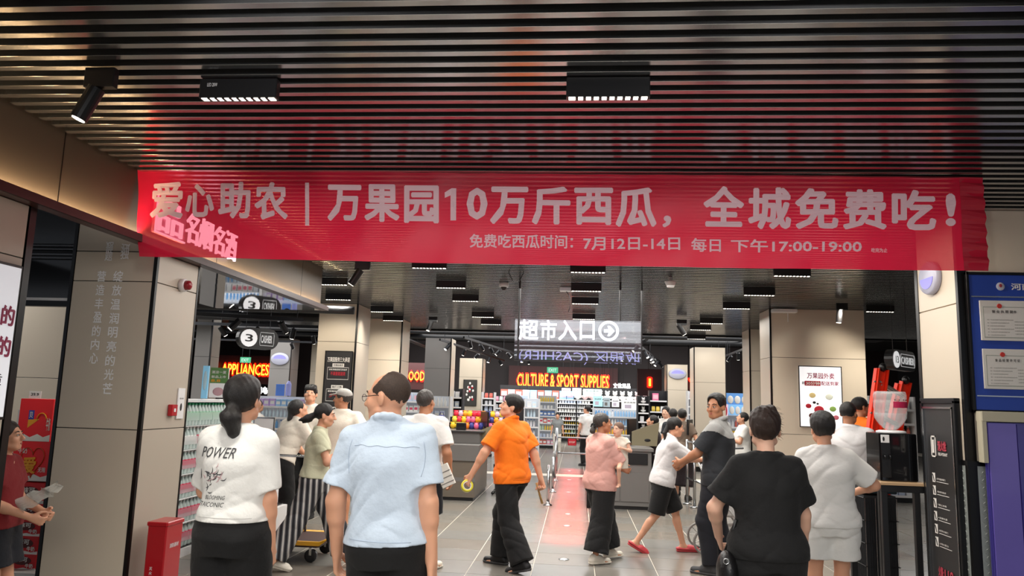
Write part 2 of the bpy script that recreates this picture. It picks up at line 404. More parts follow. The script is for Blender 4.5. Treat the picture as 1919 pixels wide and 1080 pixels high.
    if bottom:
        F = Field(lo, hi, hs); kind = bottom.get('kind', 'pants'); lb = bottom.get('loose', .012)
        F.loft([(-.13, .13 * wide + lb, .10 + lb, -.005), (-.05, .158 * wide + lb, .122 + lb, -.012), (.04, .148 * wide + lb, .112 + lb, -.008), (bottom.get('waist', .11), .135 * wide + lb, .10 + lb, 0)], pel, Rt if lean < 8 else rotx(-math.radians(lean * .4)), k=.02)
        cuts = []
        for i in range(2):
            r0, r1, r2 = bottom.get('r', (.095, .075, .065)); e = bottom.get('end', 1.0)
            if kind == 'shorts':
                u = kn[i] - hip[i]; L = np.linalg.norm(u); u /= L; end = hip[i] + u * L * e
                F.cone(hip[i], end + u * .06, r0 * (1 + (wide - 1) * .6), r1, .035); cuts.append((end, u))
            else:
                F.cone(hip[i], kn[i], r0 * (1 + (wide - 1) * .6), r1, .035); u = an[i] - kn[i]; L = np.linalg.norm(u); u /= L
                end = kn[i] + u * L * e; F.cone(kn[i], end + u * .05, r1, r2, .02); cuts.append((end, u))
        F.folds(bottom.get('folds', .004), len(label) * 1.3, bottom.get('ff', 1))
        for end, u in cuts:
            R_ = np.array(Vector(u).to_track_quat('Z', 'Y').to_matrix())
            F.loft([(0, r2 + .07 if kind != 'shorts' else r1 + .05, r2 + .07 if kind != 'shorts' else r1 + .05, 0), (.22, .2, .2, 0)], end, R_, k=.002, sub=True)
        TB = F.d.copy()
        me = F.mesh('trousers', bottom['m'], .01); out['trousers'] = link(bpy.data.objects.new(bottom.get('name', 'shorts' if kind == 'shorts' else 'trousers'), me), root)
    if top:
        F = Field(lo, hi, hs); lo_ = top.get('loose', .02); hem = top.get('hem', .84) - .93; sl = top.get('sleeve', .62); sr = top.get('sr', .075)
        W = lambda a: a * wide + lo_
        fl = top.get('flare', 0)
        F.loft([(hem, W(.150) + fl, .122 + lo_ + fl * .5 + belly, belly * .5), (hem + .06, W(.150) + fl * .8, .120 + lo_ + belly, belly * .5), (.10, W(.140) + fl * .4, .110 + lo_ + belly, belly * .5), (.22, W(.142), .112 + lo_, 0), (.32, W(.150), .113 + lo_, -.005), (.39, W(.138), .098 + lo_ * .5, -.01), (.44, W(.100), .078, -.01), (.49, .060, .064, 0)], pel, Rt, k=.03)
        A = Field(lo, hi, hs)
        for i, sh in enumerate((shL, shR)):
            if sl <= 1:
                end = sh + (el[i] - sh) * sl; u = _n(el[i] - sh); A2 = Field(lo, hi, hs); A2.cone(sh, end + u * .05, .054 + lo_ * .15, sr, .01)
                A2.cut(end, u); A.d = np.minimum(A.d, A2.d)
            else:
                A.cone(sh, el[i], .062, .056, .045); end = el[i] + (wr[i] - el[i]) * (sl - 1); A.cone(el[i], end, .056, sr, .02)
        kk = .055; hh = np.maximum(kk - np.abs(F.d - A.d), 0) / kk; F.d = np.minimum(F.d, A.d) - hh * hh * kk * .25
        for i, sh in enumerate((shL, shR)): F.cone(neck - Rt @ np.array([0, 0, .018]), sh - Rt @ np.array([0, 0, .008]), .044, .050, .05)
        F.folds(top.get('folds', .005), top.get('ph', len(label)))
        if TB is not None: F.d = np.minimum(F.d, TB - .007)
        up = Rt @ np.array([0, 0, 1.])
        F.cut(pel + Rt @ np.array([0, 0, hem + .0]), -up)
        nn = pel + Rt @ np.array([0, .014, .556])
        F.ell(nn, (.075, .075, .075), None, .008, sub=True)
        if top.get('collar'):
            cc = pel + Rt @ np.array([0, -.003, .50]); a0 = Matrix(Rt)
            pr = [cc + Rt @ np.array([.066 * math.cos(t), .070 * math.sin(t), -.028 * math.sin(t)]) for t in np.linspace(0, 2 * PI, 13)[:-1]]
            for j in range(12):
                F.cone(pr[j], pr[(j + 1) % 12], .017, .017, .008)
            F.cone(pel + Rt @ np.array([0, 0, .48]), nk_top + Rh @ np.array([0, 0, .06]), .048, .040, .004, sub=True)
        me = F.mesh('shirt', top['m'], .004); out['shirt'] = link(bpy.data.objects.new(top.get('name', 'shirt'), me), root)
    if shoes:
        for i in range(2):
            f = fdir[i]; t = legs.get('t' + 'LR'[i], 0); sfr = np.cross([0, 0, 1.], f); 
            pitch = lambda p: an[i] + p
            dn = np.array([0, 0, -1.]); 
            if t: # raised heel: tilt foot frame
                f2 = f * math.cos(t) + dn * math.sin(t); dn = dn * math.cos(t) - f * math.sin(t); f = f2
            F = Field(an[i] - .26, an[i] + .28, hs if hs < .009 else .009)
            heel = an[i] + dn * .045 - f * .04; toe = an[i] + dn * .055 + f * .165
            sh_ = shoes.get('kind', 'shoe'); 
            if sh_ != 'slipper': 
                F.cone(heel, toe, .042, .036, .01, sq=(dn, 1.15)); F.cone(an[i] + dn * .015 - f * .02, an[i] + dn * .03 + f * .06, .045, .042, .02)
                if sh_ == 'boot': F.cone(an[i] + dn * -.03, an[i] + dn * .02, .05, .05, .02)
            else:
                F.cone(heel, toe, .050, .052, .01, sq=(dn, 2.6)); 
                F.cone(an[i] + dn * .035 + f * .085, an[i] + dn * .045 + f * .14, .052, .052, .015, sq=(dn, 1.5))
            F.cut(an[i] + dn * .083, dn)
            m_ = F.mesh('shoe', shoes['m'], .01); link(bpy.data.objects.new('slipper' if sh_ == 'slipper' else 'shoe', m_), root)
            # sole
            Fs = Field(an[i] - .26, an[i] + .28, .009); Fs.cone(heel + dn * .01, toe + dn * .005, .046, .044, .01); Fs.cut(an[i] + dn * .084, dn); Fs.cut(an[i] + dn * .062, -dn)
            m_ = Fs.mesh('sole', shoes.get('sole', shoes['m']), .01); link(bpy.data.objects.new('sole', m_), root)
    if hair:
        st = hair.get('style', 'short'); th = hair.get('th', .012) 
        c = hc; F = Field(c - .30, c + .24, min(hs, .007))
        r = np.array([.074, .092, .084]) * hs_ + th; up_ = .007 if st in ('short', 'buzz', 'bald') else .002
        F.ell(Hc((0, -.018 - up_ * .4, .028 + up_)), r, Rh, .01)
        if st not in ('buzz', 'bald', 'short'): F.ell(Hc((0, -.032, -.012)), np.array([.060, .072, .062]) * hs_ + th * .6, Rh, .02)
        if st == 'fringe': F.cone(Hc((-.045, .062, .06)), Hc((.045, .062, .06)), .026, .026, .03); F.cone(Hc((-.05, .02, .10)), Hc((.05, .03, .10)), .02, .02, .04)
        if hair.get('volume'): F.ell(Hc((0, -.01, .075)), np.array([.07, .085, .055]) * hs_ + hair['volume'], Rh, .03)
        fr = hair.get('front', .05)
        # face opening
        F.ell(Hc((0, .115, fr - .085)), (.082 * hs_, .095 * hs_, .105 * hs_), Rh, .008, sub=True)
        if st != 'bald': F.ell(Hc((0, .05, -.10)), (.11 * hs_, .075 * hs_, .08 * hs_), Rh, .01, sub=True)
        for sx in (-1, 1): F.ell(Hc((sx * .085, .008, -.022)), (.022, .034, .040), Rh, .008, sub=True)
        if st == 'bald': F.ell(Hc((0, .075, .10)), (.085, .10, .075), Rh, .01, sub=True)
        F.cut(Hc((0, -.05, hair.get('low', -.055))), Rh @ np.array([0, -.25, -1.]))
        for a, b, ra, rb in hair.get('extra', []): F.cone(Hc(a), Hc(b), ra, rb, .015)
        X, Y, Z = np.meshgrid(*F.ax, indexing='ij', sparse=True)
        F.d = F.d + (hair.get('rough', .0018) * (np.sin(150 * X + 40 * Z) * np.sin(130 * Y + 60 * Z))).astype(np.float32)
        me = F.mesh('hair', hair.get('m', HAIR), .01); out['hair'] = link(bpy.data.objects.new('hair', me), root)
    root.scale = (S, S, S)
    return out

def hand(F, w_, d, side, curl, palm, sk):
    """wrist position, forearm direction, side -1 left / +1 right, curl 0..1, palm normal"""
    n = np.array(palm if palm is not None else (-side * 1.0, .15, 0), float); n = n - d * (n @ d); n = _n(n)
    a = _n(np.cross(d, n)) ; 
    # thumb goes towards the front of the body (+y) by default
    if a[1] < 0 and palm is None: a = -a
    elif palm is not None and a[2] < -.3: a = -a
    pc = w_ + d * .045
    F.cone(w_ + d * .005, w_ + d * .03, .024 * sk, .026 * sk, .015, sq=(n, 1.35))
    for q in (-.024, -.008, .008, .024): F.cone(w_ + d * .02 + a * q * .7, w_ + d * .085 + a * q, .015 * sk, .0125 * sk, .008)
    lens = (.060, .072, .078, .072)
    for j, q in enumerate((-.028, -.0095, .0095, .028)):
        p = w_ + d * .085 + a * q; u = d.copy(); L = lens[j] if j != 0 else .058
        for sgm, (f, r0, r1) in enumerate(((.45, .0098, .009), (.32, .009, .0082), (.27, .0082, .0072))):
            ang = curl * (1.0, 1.25, .9)[sgm]
            u = _n(u * math.cos(ang) + n * math.sin(ang)); n2 = _n(n - u * (n @ u)) if sgm < 2 else n
            q2 = p + u * L * f; F.cone(p, q2, r0 * sk, r1 * sk, .003); p = q2
            n = n2 if sgm < 2 else n
        n = _n(np.array(palm if palm is not None else (-side * 1.0, .15, 0), float)); n = _n(n - d * (n @ d))
    t0 = w_ + d * .022 + a * .022; t1 = t0 + _n(d * .6 + a * .8 + n * .25) * .040; t2 = t1 + _n(d * .9 + a * .25 + n * (.2 + curl * .5)) * .032; t3 = t2 + _n(d * .9 - a * .05 + n * (.3 + curl * .6)) * .024
    F.cone(t0, t1, .0155 * sk, .0125 * sk, .012); F.cone(t1, t2, .0115 * sk, .0105 * sk, .003); F.cone(t2, t3, .0105 * sk, .0085 * sk, .003)

def foot(F, an, f, t):
    dn = np.array([0, 0, -1.])
    if t: f2 = f * math.cos(t) + dn * math.sin(t); dn = dn * math.cos(t) - f * math.sin(t); f = f2
    sd = np.cross(f, dn)
    F.cone(an + dn * .045 - f * .035, an + dn * .03, .030, .034, .02); F.cone(an + dn * .02, an + dn * .058 + f * .12, .034, .022, .02)
    F.cone(an + dn * .055 - f * .02, an + dn * .060 + f * .12, .024, .022, .02, sq=(sd, .75))
    for j in range(5):
        q = (j - 2) * .0155; F.cone(an + dn * .06 + f * .11 + sd * q, an + dn * .066 + f * (.165 - abs(j - 1.5) * .007) + sd * q, .0115, .0095, .006)
# ------------------------------------------------------------------ structure
CZ = 3.1
TILE = mat('grey_tile', '7f7b74', .22, noise=.13, nscale=3.2, bump=.02, bscale=30)
TILE2 = mat('warm_grey_tile', '817a71', .20, noise=.16, nscale=2.6, bump=.02, bscale=30)
TILE3 = mat('cool_grey_tile', '787671', .24, noise=.14, nscale=2.9, bump=.02, bscale=30)
GROUT = mat('pale_grout', 'd9d0c2', .7)
SLAT = mat('dark_aluminium_slat', 'b2b3b5', .19, .97, noise=.04, nscale=3)
DARKC = mat('matt_black_ceiling', '0e0f11', .8, noise=.2, nscale=3)
DUCT = mat('black_duct', '1b1c1f', .45, noise=.2, nscale=4)
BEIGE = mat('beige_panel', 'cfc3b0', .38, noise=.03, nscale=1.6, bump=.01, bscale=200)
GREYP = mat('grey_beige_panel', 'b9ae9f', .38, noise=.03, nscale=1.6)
DGREYP = mat('grey_panel', '85827f', .4, noise=.03, nscale=1.6)
TRIM = mat('black_trim', '101011', .3, .4)
BROWNB = mat('dark_bronze_fascia', '3a332d', .5, noise=.06, nscale=1.5)
REDBROWN = mat('red_brown_edge', '3a1b18', .35)
STEEL = mat('brushed_steel', 'b9bbbd', .22, 1.0)
DSTEEL = mat('dark_steel', '2c2d30', .35, .8)
WPL = mat('white_plastic', 'e6e6e6', .4)
BPL = mat('black_plastic', '141416', .35)

def struct(o): o['kind'] = 'structure'; return o
fl = G(); fl.quad((-22, -6, -.004), (14, -6, -.004), (14, 36, -.004), (-22, 36, -.004))
floor = struct(fl.ob('floor', GROUT))
PY = .57
tm = [G().bev(0, 0, -.02, .592, PY - .008, 0, .0015).mesh('tile', m) for m in (TILE, TILE2, TILE3)]
rr = random.Random(11)
n = 0
for j in range(-1, 24):
    Y0 = 7.87 - 4 * PY + (j - 1) * PY
    for i in range(-6, 8):
        x0 = -.4 + i * .6
        if Y0 > 17.5 or n >= 300: continue
        if abs(x0 + .3 - .0) > .62 * Y0 * .7 + 1.2: continue
        o = link(bpy.data.objects.new('tile', rr.choice(tm)), floor); o.location = (x0 + .004, Y0 + .004, 0); n += 1
# remaining paving as joined tiles
g = G(); 
used = set()
for j in range(-18, 52):
    Y0 = 7.87 - 4 * PY + (j - 1) * PY
    for i in range(-34, 22):
        x0 = -.4 + i * .6
        if -1 <= j < 24 and -6 <= i < 8 and not (Y0 > 17.5) and not abs(x0 + .3) > .62 * Y0 * .7 + 1.2: continue
        g.add([(x0 + .004, Y0 + .004, 0), (x0 + .596, Y0 + .004, 0), (x0 + .596, Y0 + PY - .004, 0), (x0 + .004, Y0 + PY - .004, 0)], [(0, 1, 2, 3)])
o = g.ob('outer_paving', TILE, floor); o['kind'] = 'stuff'
# ceiling: slats hung under a dark slab
cg = G(); cg.box(-6.5, -5, 3.24, 8, 16.45, 3.3); cg.box(-22, 16.45, 4.2, 14, 36, 4.3); cg.box(-22, -5, 3.75, -6.5, 16.45, 3.85); ceiling = struct(cg.ob('ceiling', DARKC))
def slat_mesh(x0, x1): return G().bev(x0, 0, CZ, x1, .042, CZ + .085, .002).mesh('slat', SLAT)
sA = slat_mesh(-3.05, 7.6); sB = slat_mesh(-6.3, 7.6)
y = 2.694 - .108 * 22; k = 0
while y < 16.4:
    o = link(bpy.data.objects.new('slat', sA if y < 8.76 else sB), ceiling); o.location = (0, y - .040, 0); y += .108; k += 1
# cross carriers above slats
for x in (-2.4, -1.2, 0, 1.2, 2.4, 3.6): o = box('carrier', x, -2, CZ + .085, x + .04, 16.4, CZ + .12, DUCT, ceiling)
o = box('end_fascia', -6.5, 16.4, CZ - .03, 8, 16.46, CZ + .2, TRIM, ceiling)
# left bulkhead (fascia) with its glowing ledge
bh = struct(G().box(-3.25, -3, 2.62, -3.07, 8.76, 3.24).ob('wall_left', BROWNB))
for i in range(-2, 9):
    pass
for yy in (-1.9, .1, 2.1, 4.1, 6.1, 8.1): box('panel_joint', -3.071, yy, 2.64, -3.068, yy + .006, 3.24, TRIM, bh)
box('ledge', -3.07, -3, 2.60, -2.985, 8.80, 2.635, REDBROWN, bh); box('ledge_lip', -2.992, -3, 2.60, -2.98, 8.80, 2.652, REDBROWN, bh)
box('light_strip', -3.03, -3, 2.636, -3.01, 8.7, 2.641, glow('warm_strip', 'ffc27a', 5), bh)
area('ledge_strip_light', (-3.02, 3.0, 2.648), .02, 11.5, 60, (1, .70, .38), rot=(PI, math.radians(-30), 0))
so = struct(G().box(-4.35, -3, 2.60, -3.07, 8.76, 2.618).ob('trim_1', mat('mirror_soffit', 'c9cbcf', .03, 1.0, bump=.05, bscale=3)))
# right front wall and its corner pier
RX = 2.773; RY = 5.751
rw = struct(G().box(RX + .012, RY + .012, 1.26, 7.5, 6.42, CZ + .1).ob('wall_right', BEIGE))
def panels(parent, quads, m, name='panel'):
    for (x0, y0, z0, x1, y1, z1) in quads: G().bev(x0, y0, z0, x1, y1, z1, .003).ob(name, m, parent)
panels(rw, [(RX, RY + .03, 1.27, RX + .02, 6.41, 2.402), (RX, RY + .03, 2.410, RX + .02, 6.41, CZ), (RX + .06, RY, 1.27, RX + 1.4, RY + .02, CZ), (RX + 1.41, RY, 1.27, RX + 2.8, RY + .02, CZ)], BEIGE)
box('corner_trim', RX - .006, RY - .006, 0, RX + .058, RY + .03, CZ, TRIM, rw)
box('corner_trim', RX - .006, 6.40, 0, RX + .03, 6.45, CZ, TRIM, rw)
box('band', RX - .012, RY - .012, 1.24, RX + .9, 6.44, 1.275, TRIM, rw)
DIA = mat('tread_plate', 'a3aaa6', .45, .35)
g = G(); g.box(RX - .008, RY + .03, 0, RX + .01, 6.42, 1.24); base = g.ob('tread_plate_base', DIA, rw)
g = G()
for face_ in (0, 1):
    for a in range(46):
        for b in range(24 if face_ == 0 else 5):
            z = .02 + a * .0262; u = .02 + b * .026 + (.013 if a % 2 else 0); s = .009 * (1 if a % 2 else -1)
            if face_ == 0:
                c = Vector((RX - .009, RY + .03 + u, z)); e1 = Vector((0, .009, s)); e2 = Vector((0, -.0025, .0025 * (1 if s > 0 else -1)))
                g.add([c - e1, c + e2, c + e1, c - e2, c + Vector((-.0035, 0, 0))], [(0, 1, 4), (1, 2, 4), (2, 3, 4), (3, 0, 4)])
            else:
                c = Vector((RX + .058 + u, RY - .009, z)); e1 = Vector((.009, 0, s)); e2 = Vector((-.0025, 0, .0025 * (1 if s > 0 else -1)))
                g.add([c - e1, c + e2, c + e1, c - e2, c + Vector((0, -.0035, 0))], [(0, 4, 1), (1, 4, 2), (2, 4, 3), (3, 4, 0)])
o = g.ob('tread_pattern', DIA, rw); o['kind'] = 'stuff'
box('tread_plate_base', RX + .058, RY - .008, 0, RX + .20, RY + .02, 1.24, DIA, rw)

# pillars
def pillar(name, label, x0, y0, x1, y1, z1, joints, m_front, m_side, trim_x, group=None):
    r = thing('pillar', ((x0 + x1) / 2, (y0 + y1) / 2, 0), label, 'pillar'); ox, oy = (x0 + x1) / 2, (y0 + y1) / 2
    A, B, C_, D_ = x0 - ox, y0 - oy, x1 - ox, y1 - oy
    box('core', A + .012, B + .012, 0, C_ - .012, D_ - .012, z1, TRIM, r)
    zs = [.12] + list(joints) + [z1]
    for a, b in zip(zs, zs[1:]):
        G().bev(A + .014, B, a + .003, C_ - .014, B + .02, b - .003, .003).ob('front_panel', m_front, r)
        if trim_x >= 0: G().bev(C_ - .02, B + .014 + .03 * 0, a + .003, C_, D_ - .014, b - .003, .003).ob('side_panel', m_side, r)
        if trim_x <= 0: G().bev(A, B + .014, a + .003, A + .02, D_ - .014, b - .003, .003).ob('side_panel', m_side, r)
    box('skirting', A - .004, B - .004, 0, C_ + .004, D_ + .004, .12, TRIM, r)
    if trim_x > 0: box('corner_trim', C_ - .022, B - .005, .12, C_ + .005, B + .022, z1, TRIM, r)
    if trim_x < 0: box('corner_trim', A - .005, B - .005, .12, A + .022, B + .022, z1, TRIM, r)
    box('back_panel', A + .02, D_ - .012, .12, C_ - .02, D_, z1, m_side, r)
    return r
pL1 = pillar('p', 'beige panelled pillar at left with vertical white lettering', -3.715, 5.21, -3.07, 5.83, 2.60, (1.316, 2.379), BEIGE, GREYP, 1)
box('edge_trim', -.3225 - .012, -.315, 0, -.3225 + .012, -.25, 2.6, TRIM, pL1); box('edge_trim', .3, .295, 0, .326, .315, 2.6, TRIM, pL1)
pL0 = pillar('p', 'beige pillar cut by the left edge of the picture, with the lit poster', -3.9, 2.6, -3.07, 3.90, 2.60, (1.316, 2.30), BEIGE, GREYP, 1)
pL2 = pillar('p', 'beige pillar with the tall black notice board', -4.26, 12.1, -3.6, 12.9, CZ, (2.47,), BEIGE, GREYP, 1)
pL3 = pillar('p', 'beige pillar just behind the one with the black notice board', -4.05, 14.3, -3.36, 15.0, CZ, (2.30,), BEIGE, BEIGE, 1)
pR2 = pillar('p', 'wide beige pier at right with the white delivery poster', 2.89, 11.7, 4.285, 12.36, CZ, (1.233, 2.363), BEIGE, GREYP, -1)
pR3 = pillar('p', 'slim beige pillar behind the left edge of the wide pier', 3.28, 14.85, 3.9, 15.5, CZ, (2.3,), BEIGE, BEIGE, -1)
pR4 = pillar('p', 'beige pillar in the market between the hanging lamps and the wide pier', 2.93, 19.5, 3.72, 20.2, 3.08, (2.2,), BEIGE, BEIGE, -1)
pR5 = pillar('p', 'beige pillar with a lilac oval sign at right of the aisle', 2.89, 25, 3.57, 25.7, 2.92, (2.1,), BEIGE, BEIGE, -1)
pC1 = pillar('p', 'grey pillar standing right behind the head of the man in blue', -3.86, 19, -3.18, 19.7, 3.12, (2.35,), DGREYP, BEIGE, 1)
pC2 = pillar('p', 'beige pillar with the framed dark picture', -3.74, 24, -2.98, 24.7, 2.9, (1.3, 2.3), BEIGE, BEIGE, 1)
pS1 = pillar('p', 'grey pillar with a lilac oval sign at left, above the far shelves', -9.98, 24, -9.27, 24.7, 3.4, (2.4,), DGREYP, DGREYP, 1)
pS2 = pillar('p', 'pale pillar right next to the grey pillar with the lilac oval', -9.15, 25.5, -8.85, 26.2, 3.4, (2.4,), BEIGE, BEIGE, 1)
pS3 = pillar('p', 'grey pillar rising behind the green hanging poster', -7.75, 14.8, -7.4, 15.2, 3.4, (2.3,), DGREYP, GREYP, 1)
pS4 = pillar('p', 'pale pillar behind the youth with the fringe', -7.15, 22, -6.8, 22.6, 3.4, (2.3,), GREYP, GREYP, 1)
pX = pillar('p', 'pale wall pier seen through the opening beside the red cartons', -7.4, 8.4, -5.6, 9.2, 2.55, (1.7,), BEIGE, BEIGE, 1)
# back and side walls of the market
wb = struct(G().box(-22, 34.2, 0, 14, 34.4, 4.2).ob('wall_back', mat('dark_red_wall', '180708', .6, noise=.2, nscale=1)))
struct(G().box(-22, -6, 0, -21.8, 34.4, 4.2).ob('wall_far_left', mat('dark_wall', '1c1b1d', .6, noise=.1)))
struct(G().box(13.8, -6, 0, 14, 34.4, 4.2).ob('wall_far_right', mat('dark_wall', '1c1b1d', .6)))
struct(G().box(8, 6.3, 0, 14, 6.42, 4.2).ob('wall_front_right', mat('dark_wall', '1c1b1d', .6)))

# ------------------------------------------------------------------ ceiling fittings
def lamp(loc, label, L=.385):
    r = thing('linear_lamp', loc, label, 'lamp', group=None)
    G().bev(0, 0, 0, L, .045, .095, .004).ob('housing', BPL, r)
    d = G().box(.012, .006, -.002, L - .012, .039, .004)
    o = d.ob('lens_strip', glow('lamp_lens', 'fff6e6', 6), r)
    m_ = G().box(-.006, .004, -.004, .008, .041, .001).mesh('louvre', BPL)
    for k in range(9):
        q = link(bpy.data.objects.new('louvre', m_), r); q.location = (.012 + (k + 1) * (L - .024) / 10, 0, 0)
    l = bpy.data.lights.new('lamp_light', 'AREA'); l.shape = 'RECTANGLE'; l.size = L; l.size_y = .03; l.energy = 9; l.color = (1, .95, .86); l.spread = math.radians(110)
    lo = bpy.data.objects.new('lamp_light', l); lo.location = (loc[0] + L / 2, loc[1] + .02, loc[2] - .02); COL.objects.link(lo)
    return r
rows = [('black linear lamp at upper left of the ceiling, with small printing', -1.84, 3.333), ('black linear lamp on the ceiling above the middle of the banner', -.072, 3.344)]
names = ['left of the hanging sign', 'just above the hanging sign', 'at right of the hanging sign']
nth = ['nearest', 'second', 'third', 'fourth', 'fifth']
for c, (x, ys) in enumerate(((-1.815, (8.0, 9.44, 10.72, 12.79, 14.03)), (-.095, (8.12, 9.52, 10.77, 12.80)), (2.07, (8.16, 9.63, 11.0, 13.06, 14.21)))):
    for k, yy in enumerate(ys): rows.append((f'{nth[k]} ceiling lamp below the banner in the row {names[c]}', x, yy))
for k, (x, yy) in enumerate(((-3.33, 9.34), (-3.73, 10.83), (-3.45, 12.3), (-3.6, 13.7))): rows.append((f'black linear lamp, {nth[k]} of the row near the pillar with the notice board', x, yy))
rows.append(('black linear lamp close to the right corner pier, under the banner', 4.07, 11.05)); rows.append(('black linear lamp beyond the end of the slatted ceiling', 2.3, 16.2))
for lab, x, yy in rows: lamp((x, yy, 3.0), lab)
for x in (-1.84, -.07, 1.9):
    for yy in (1.6, .1): lamp((x, yy, 3.0), f'linear ceiling lamp overhead outside the picture, {"left" if x < -1 else "right" if x > 1 else "middle"} row, {"nearer the banner" if yy > 1 else "nearer the camera"}')
# printing on the nearest lamp housing
sign_text('print', 'LED 20W', (-1.80, 3.331, 3.055), (1, 0, 0), (0, 0, 1), .05, .018, WPL, None, 0); o = bpy.data.objects['print']; o.parent = bpy.data.objects['linear_lamp']; o.matrix_parent_inverse = bpy.data.objects['linear_lamp'].matrix_basis.inverted()

def track_spot(loc, d, label, s=1.0, adapter=True, m=None):
    r = thing('track_spotlight', loc, label, 'spotlight'); d = Vector(d).normalized()
    if adapter: G().bev(-.07 * s, -.02, -.035, .07 * s, .02, .06, .003).ob('adapter', m or BPL, r)
    q = Vector((-.03 * s, 0, -.035)); p = q + Vector((0, 0, -.03)); G().tube([q, p], .008, 8).ob('stem', m or BPL, r, True)
    g = G(); g.tube([p - d * .03 * s, p + d * .13 * s], .036 * s, 16); b = g.ob('barrel', m or BPL, r, False)
    g = G(); g.tube([p + d * .128 * s, p + d * .133 * s], .028 * s, 12); g.ob('lens', glow('spot_lens', 'fff2dd', 6), b)
    return r
track_spot(at(190, 152, 3.03, 2), (-.35, -.1, -.9), 'black barrel spotlight on a track at the upper left corner', 1.05)
track_spot(at(680, 500, 3.0, 2), (-.5, 0, -.8), 'black barrel spotlight right below the banner, left of the lamps', 1.2)
track_spot(at(812, 600, 3.0, 2), (-.3, -.2, -.9), 'black barrel spotlight over the second beige pillar', 1.1)
track_spot(at(1278, 606, 3.0, 2), (.5, 0, -.8), 'black barrel spotlight at the end of the slats, right of the sign', 1.2)
track_spot(at(1578, 577, 3.0, 2), (-.1, 0, -1), 'black barrel spotlight over the wide pier at right', 1.1)

# small white devices
def dome_cam(px, py, label):
    p = at(px, py, 3.1, 2); r = thing('dome_camera', (p.x, p.y, 3.1), label, 'camera'); G().lathe([(.055, -.06), (.062, -.05), (.062, 0)], 16).ob('housing', WPL, r, True)
    G().ball((0, -.01, -.06), (.04, .04, .045), None).ob('bubble', BPL, r, True); return r
dome_cam(945, 530, 'white dome camera under the slats, left of the hanging sign')
p = at(968, 510, 3.1, 2); r = thing('black_cable', p, 'black cable loop hanging beside the dome camera', 'cable')
G().tube([(-.09 + .0 * k, 0, 0) if k == 0 else (-.09 + .018 * k, 0, -.13 * math.sin(PI * k / 10)) for k in range(11)], .006, 6).ob('cable', BPL, r, True)
p = at(1062, 538, 3.1, 2); r = thing('wireless_access_point', (p.x, p.y, 3.07), 'white access point box with a dangling cable above the hanging sign', 'device'); G().bev(-.085, -.06, -.03, .085, .06, .02, .01).ob('box', WPL, r)
G().tube([(0, 0, -.03), (.03, 0, -.07), (.055, 0, -.15), (.05, 0, -.24), (.03, 0, -.30)], .006, 6).ob('cable', BPL, r, True)
p = at(1257, 520, 3.1, 2); r = thing('ceiling_sensor', (p.x, p.y, 3.04), 'white cone-shaped sensor on the ceiling right of the sign', 'sensor'); G().lathe([(.04, -.06), (.068, 0), (.068, .01), (.02, .01), (.02, .06)], 16).ob('cone', WPL, r, True)
p = at(1472, 583, 11.55); r = thing('wireless_access_point', (p.x, 11.62, 3.05), 'flat white access point at the top of the wide pier', 'device'); G().bev(-.18, -.08, -.02, .18, .06, .03, .012).ob('box', WPL, r); G().tube([(.05, -.02, -.02), (.05, -.02, -.16)], .006, 6).ob('antenna', WPL, r)

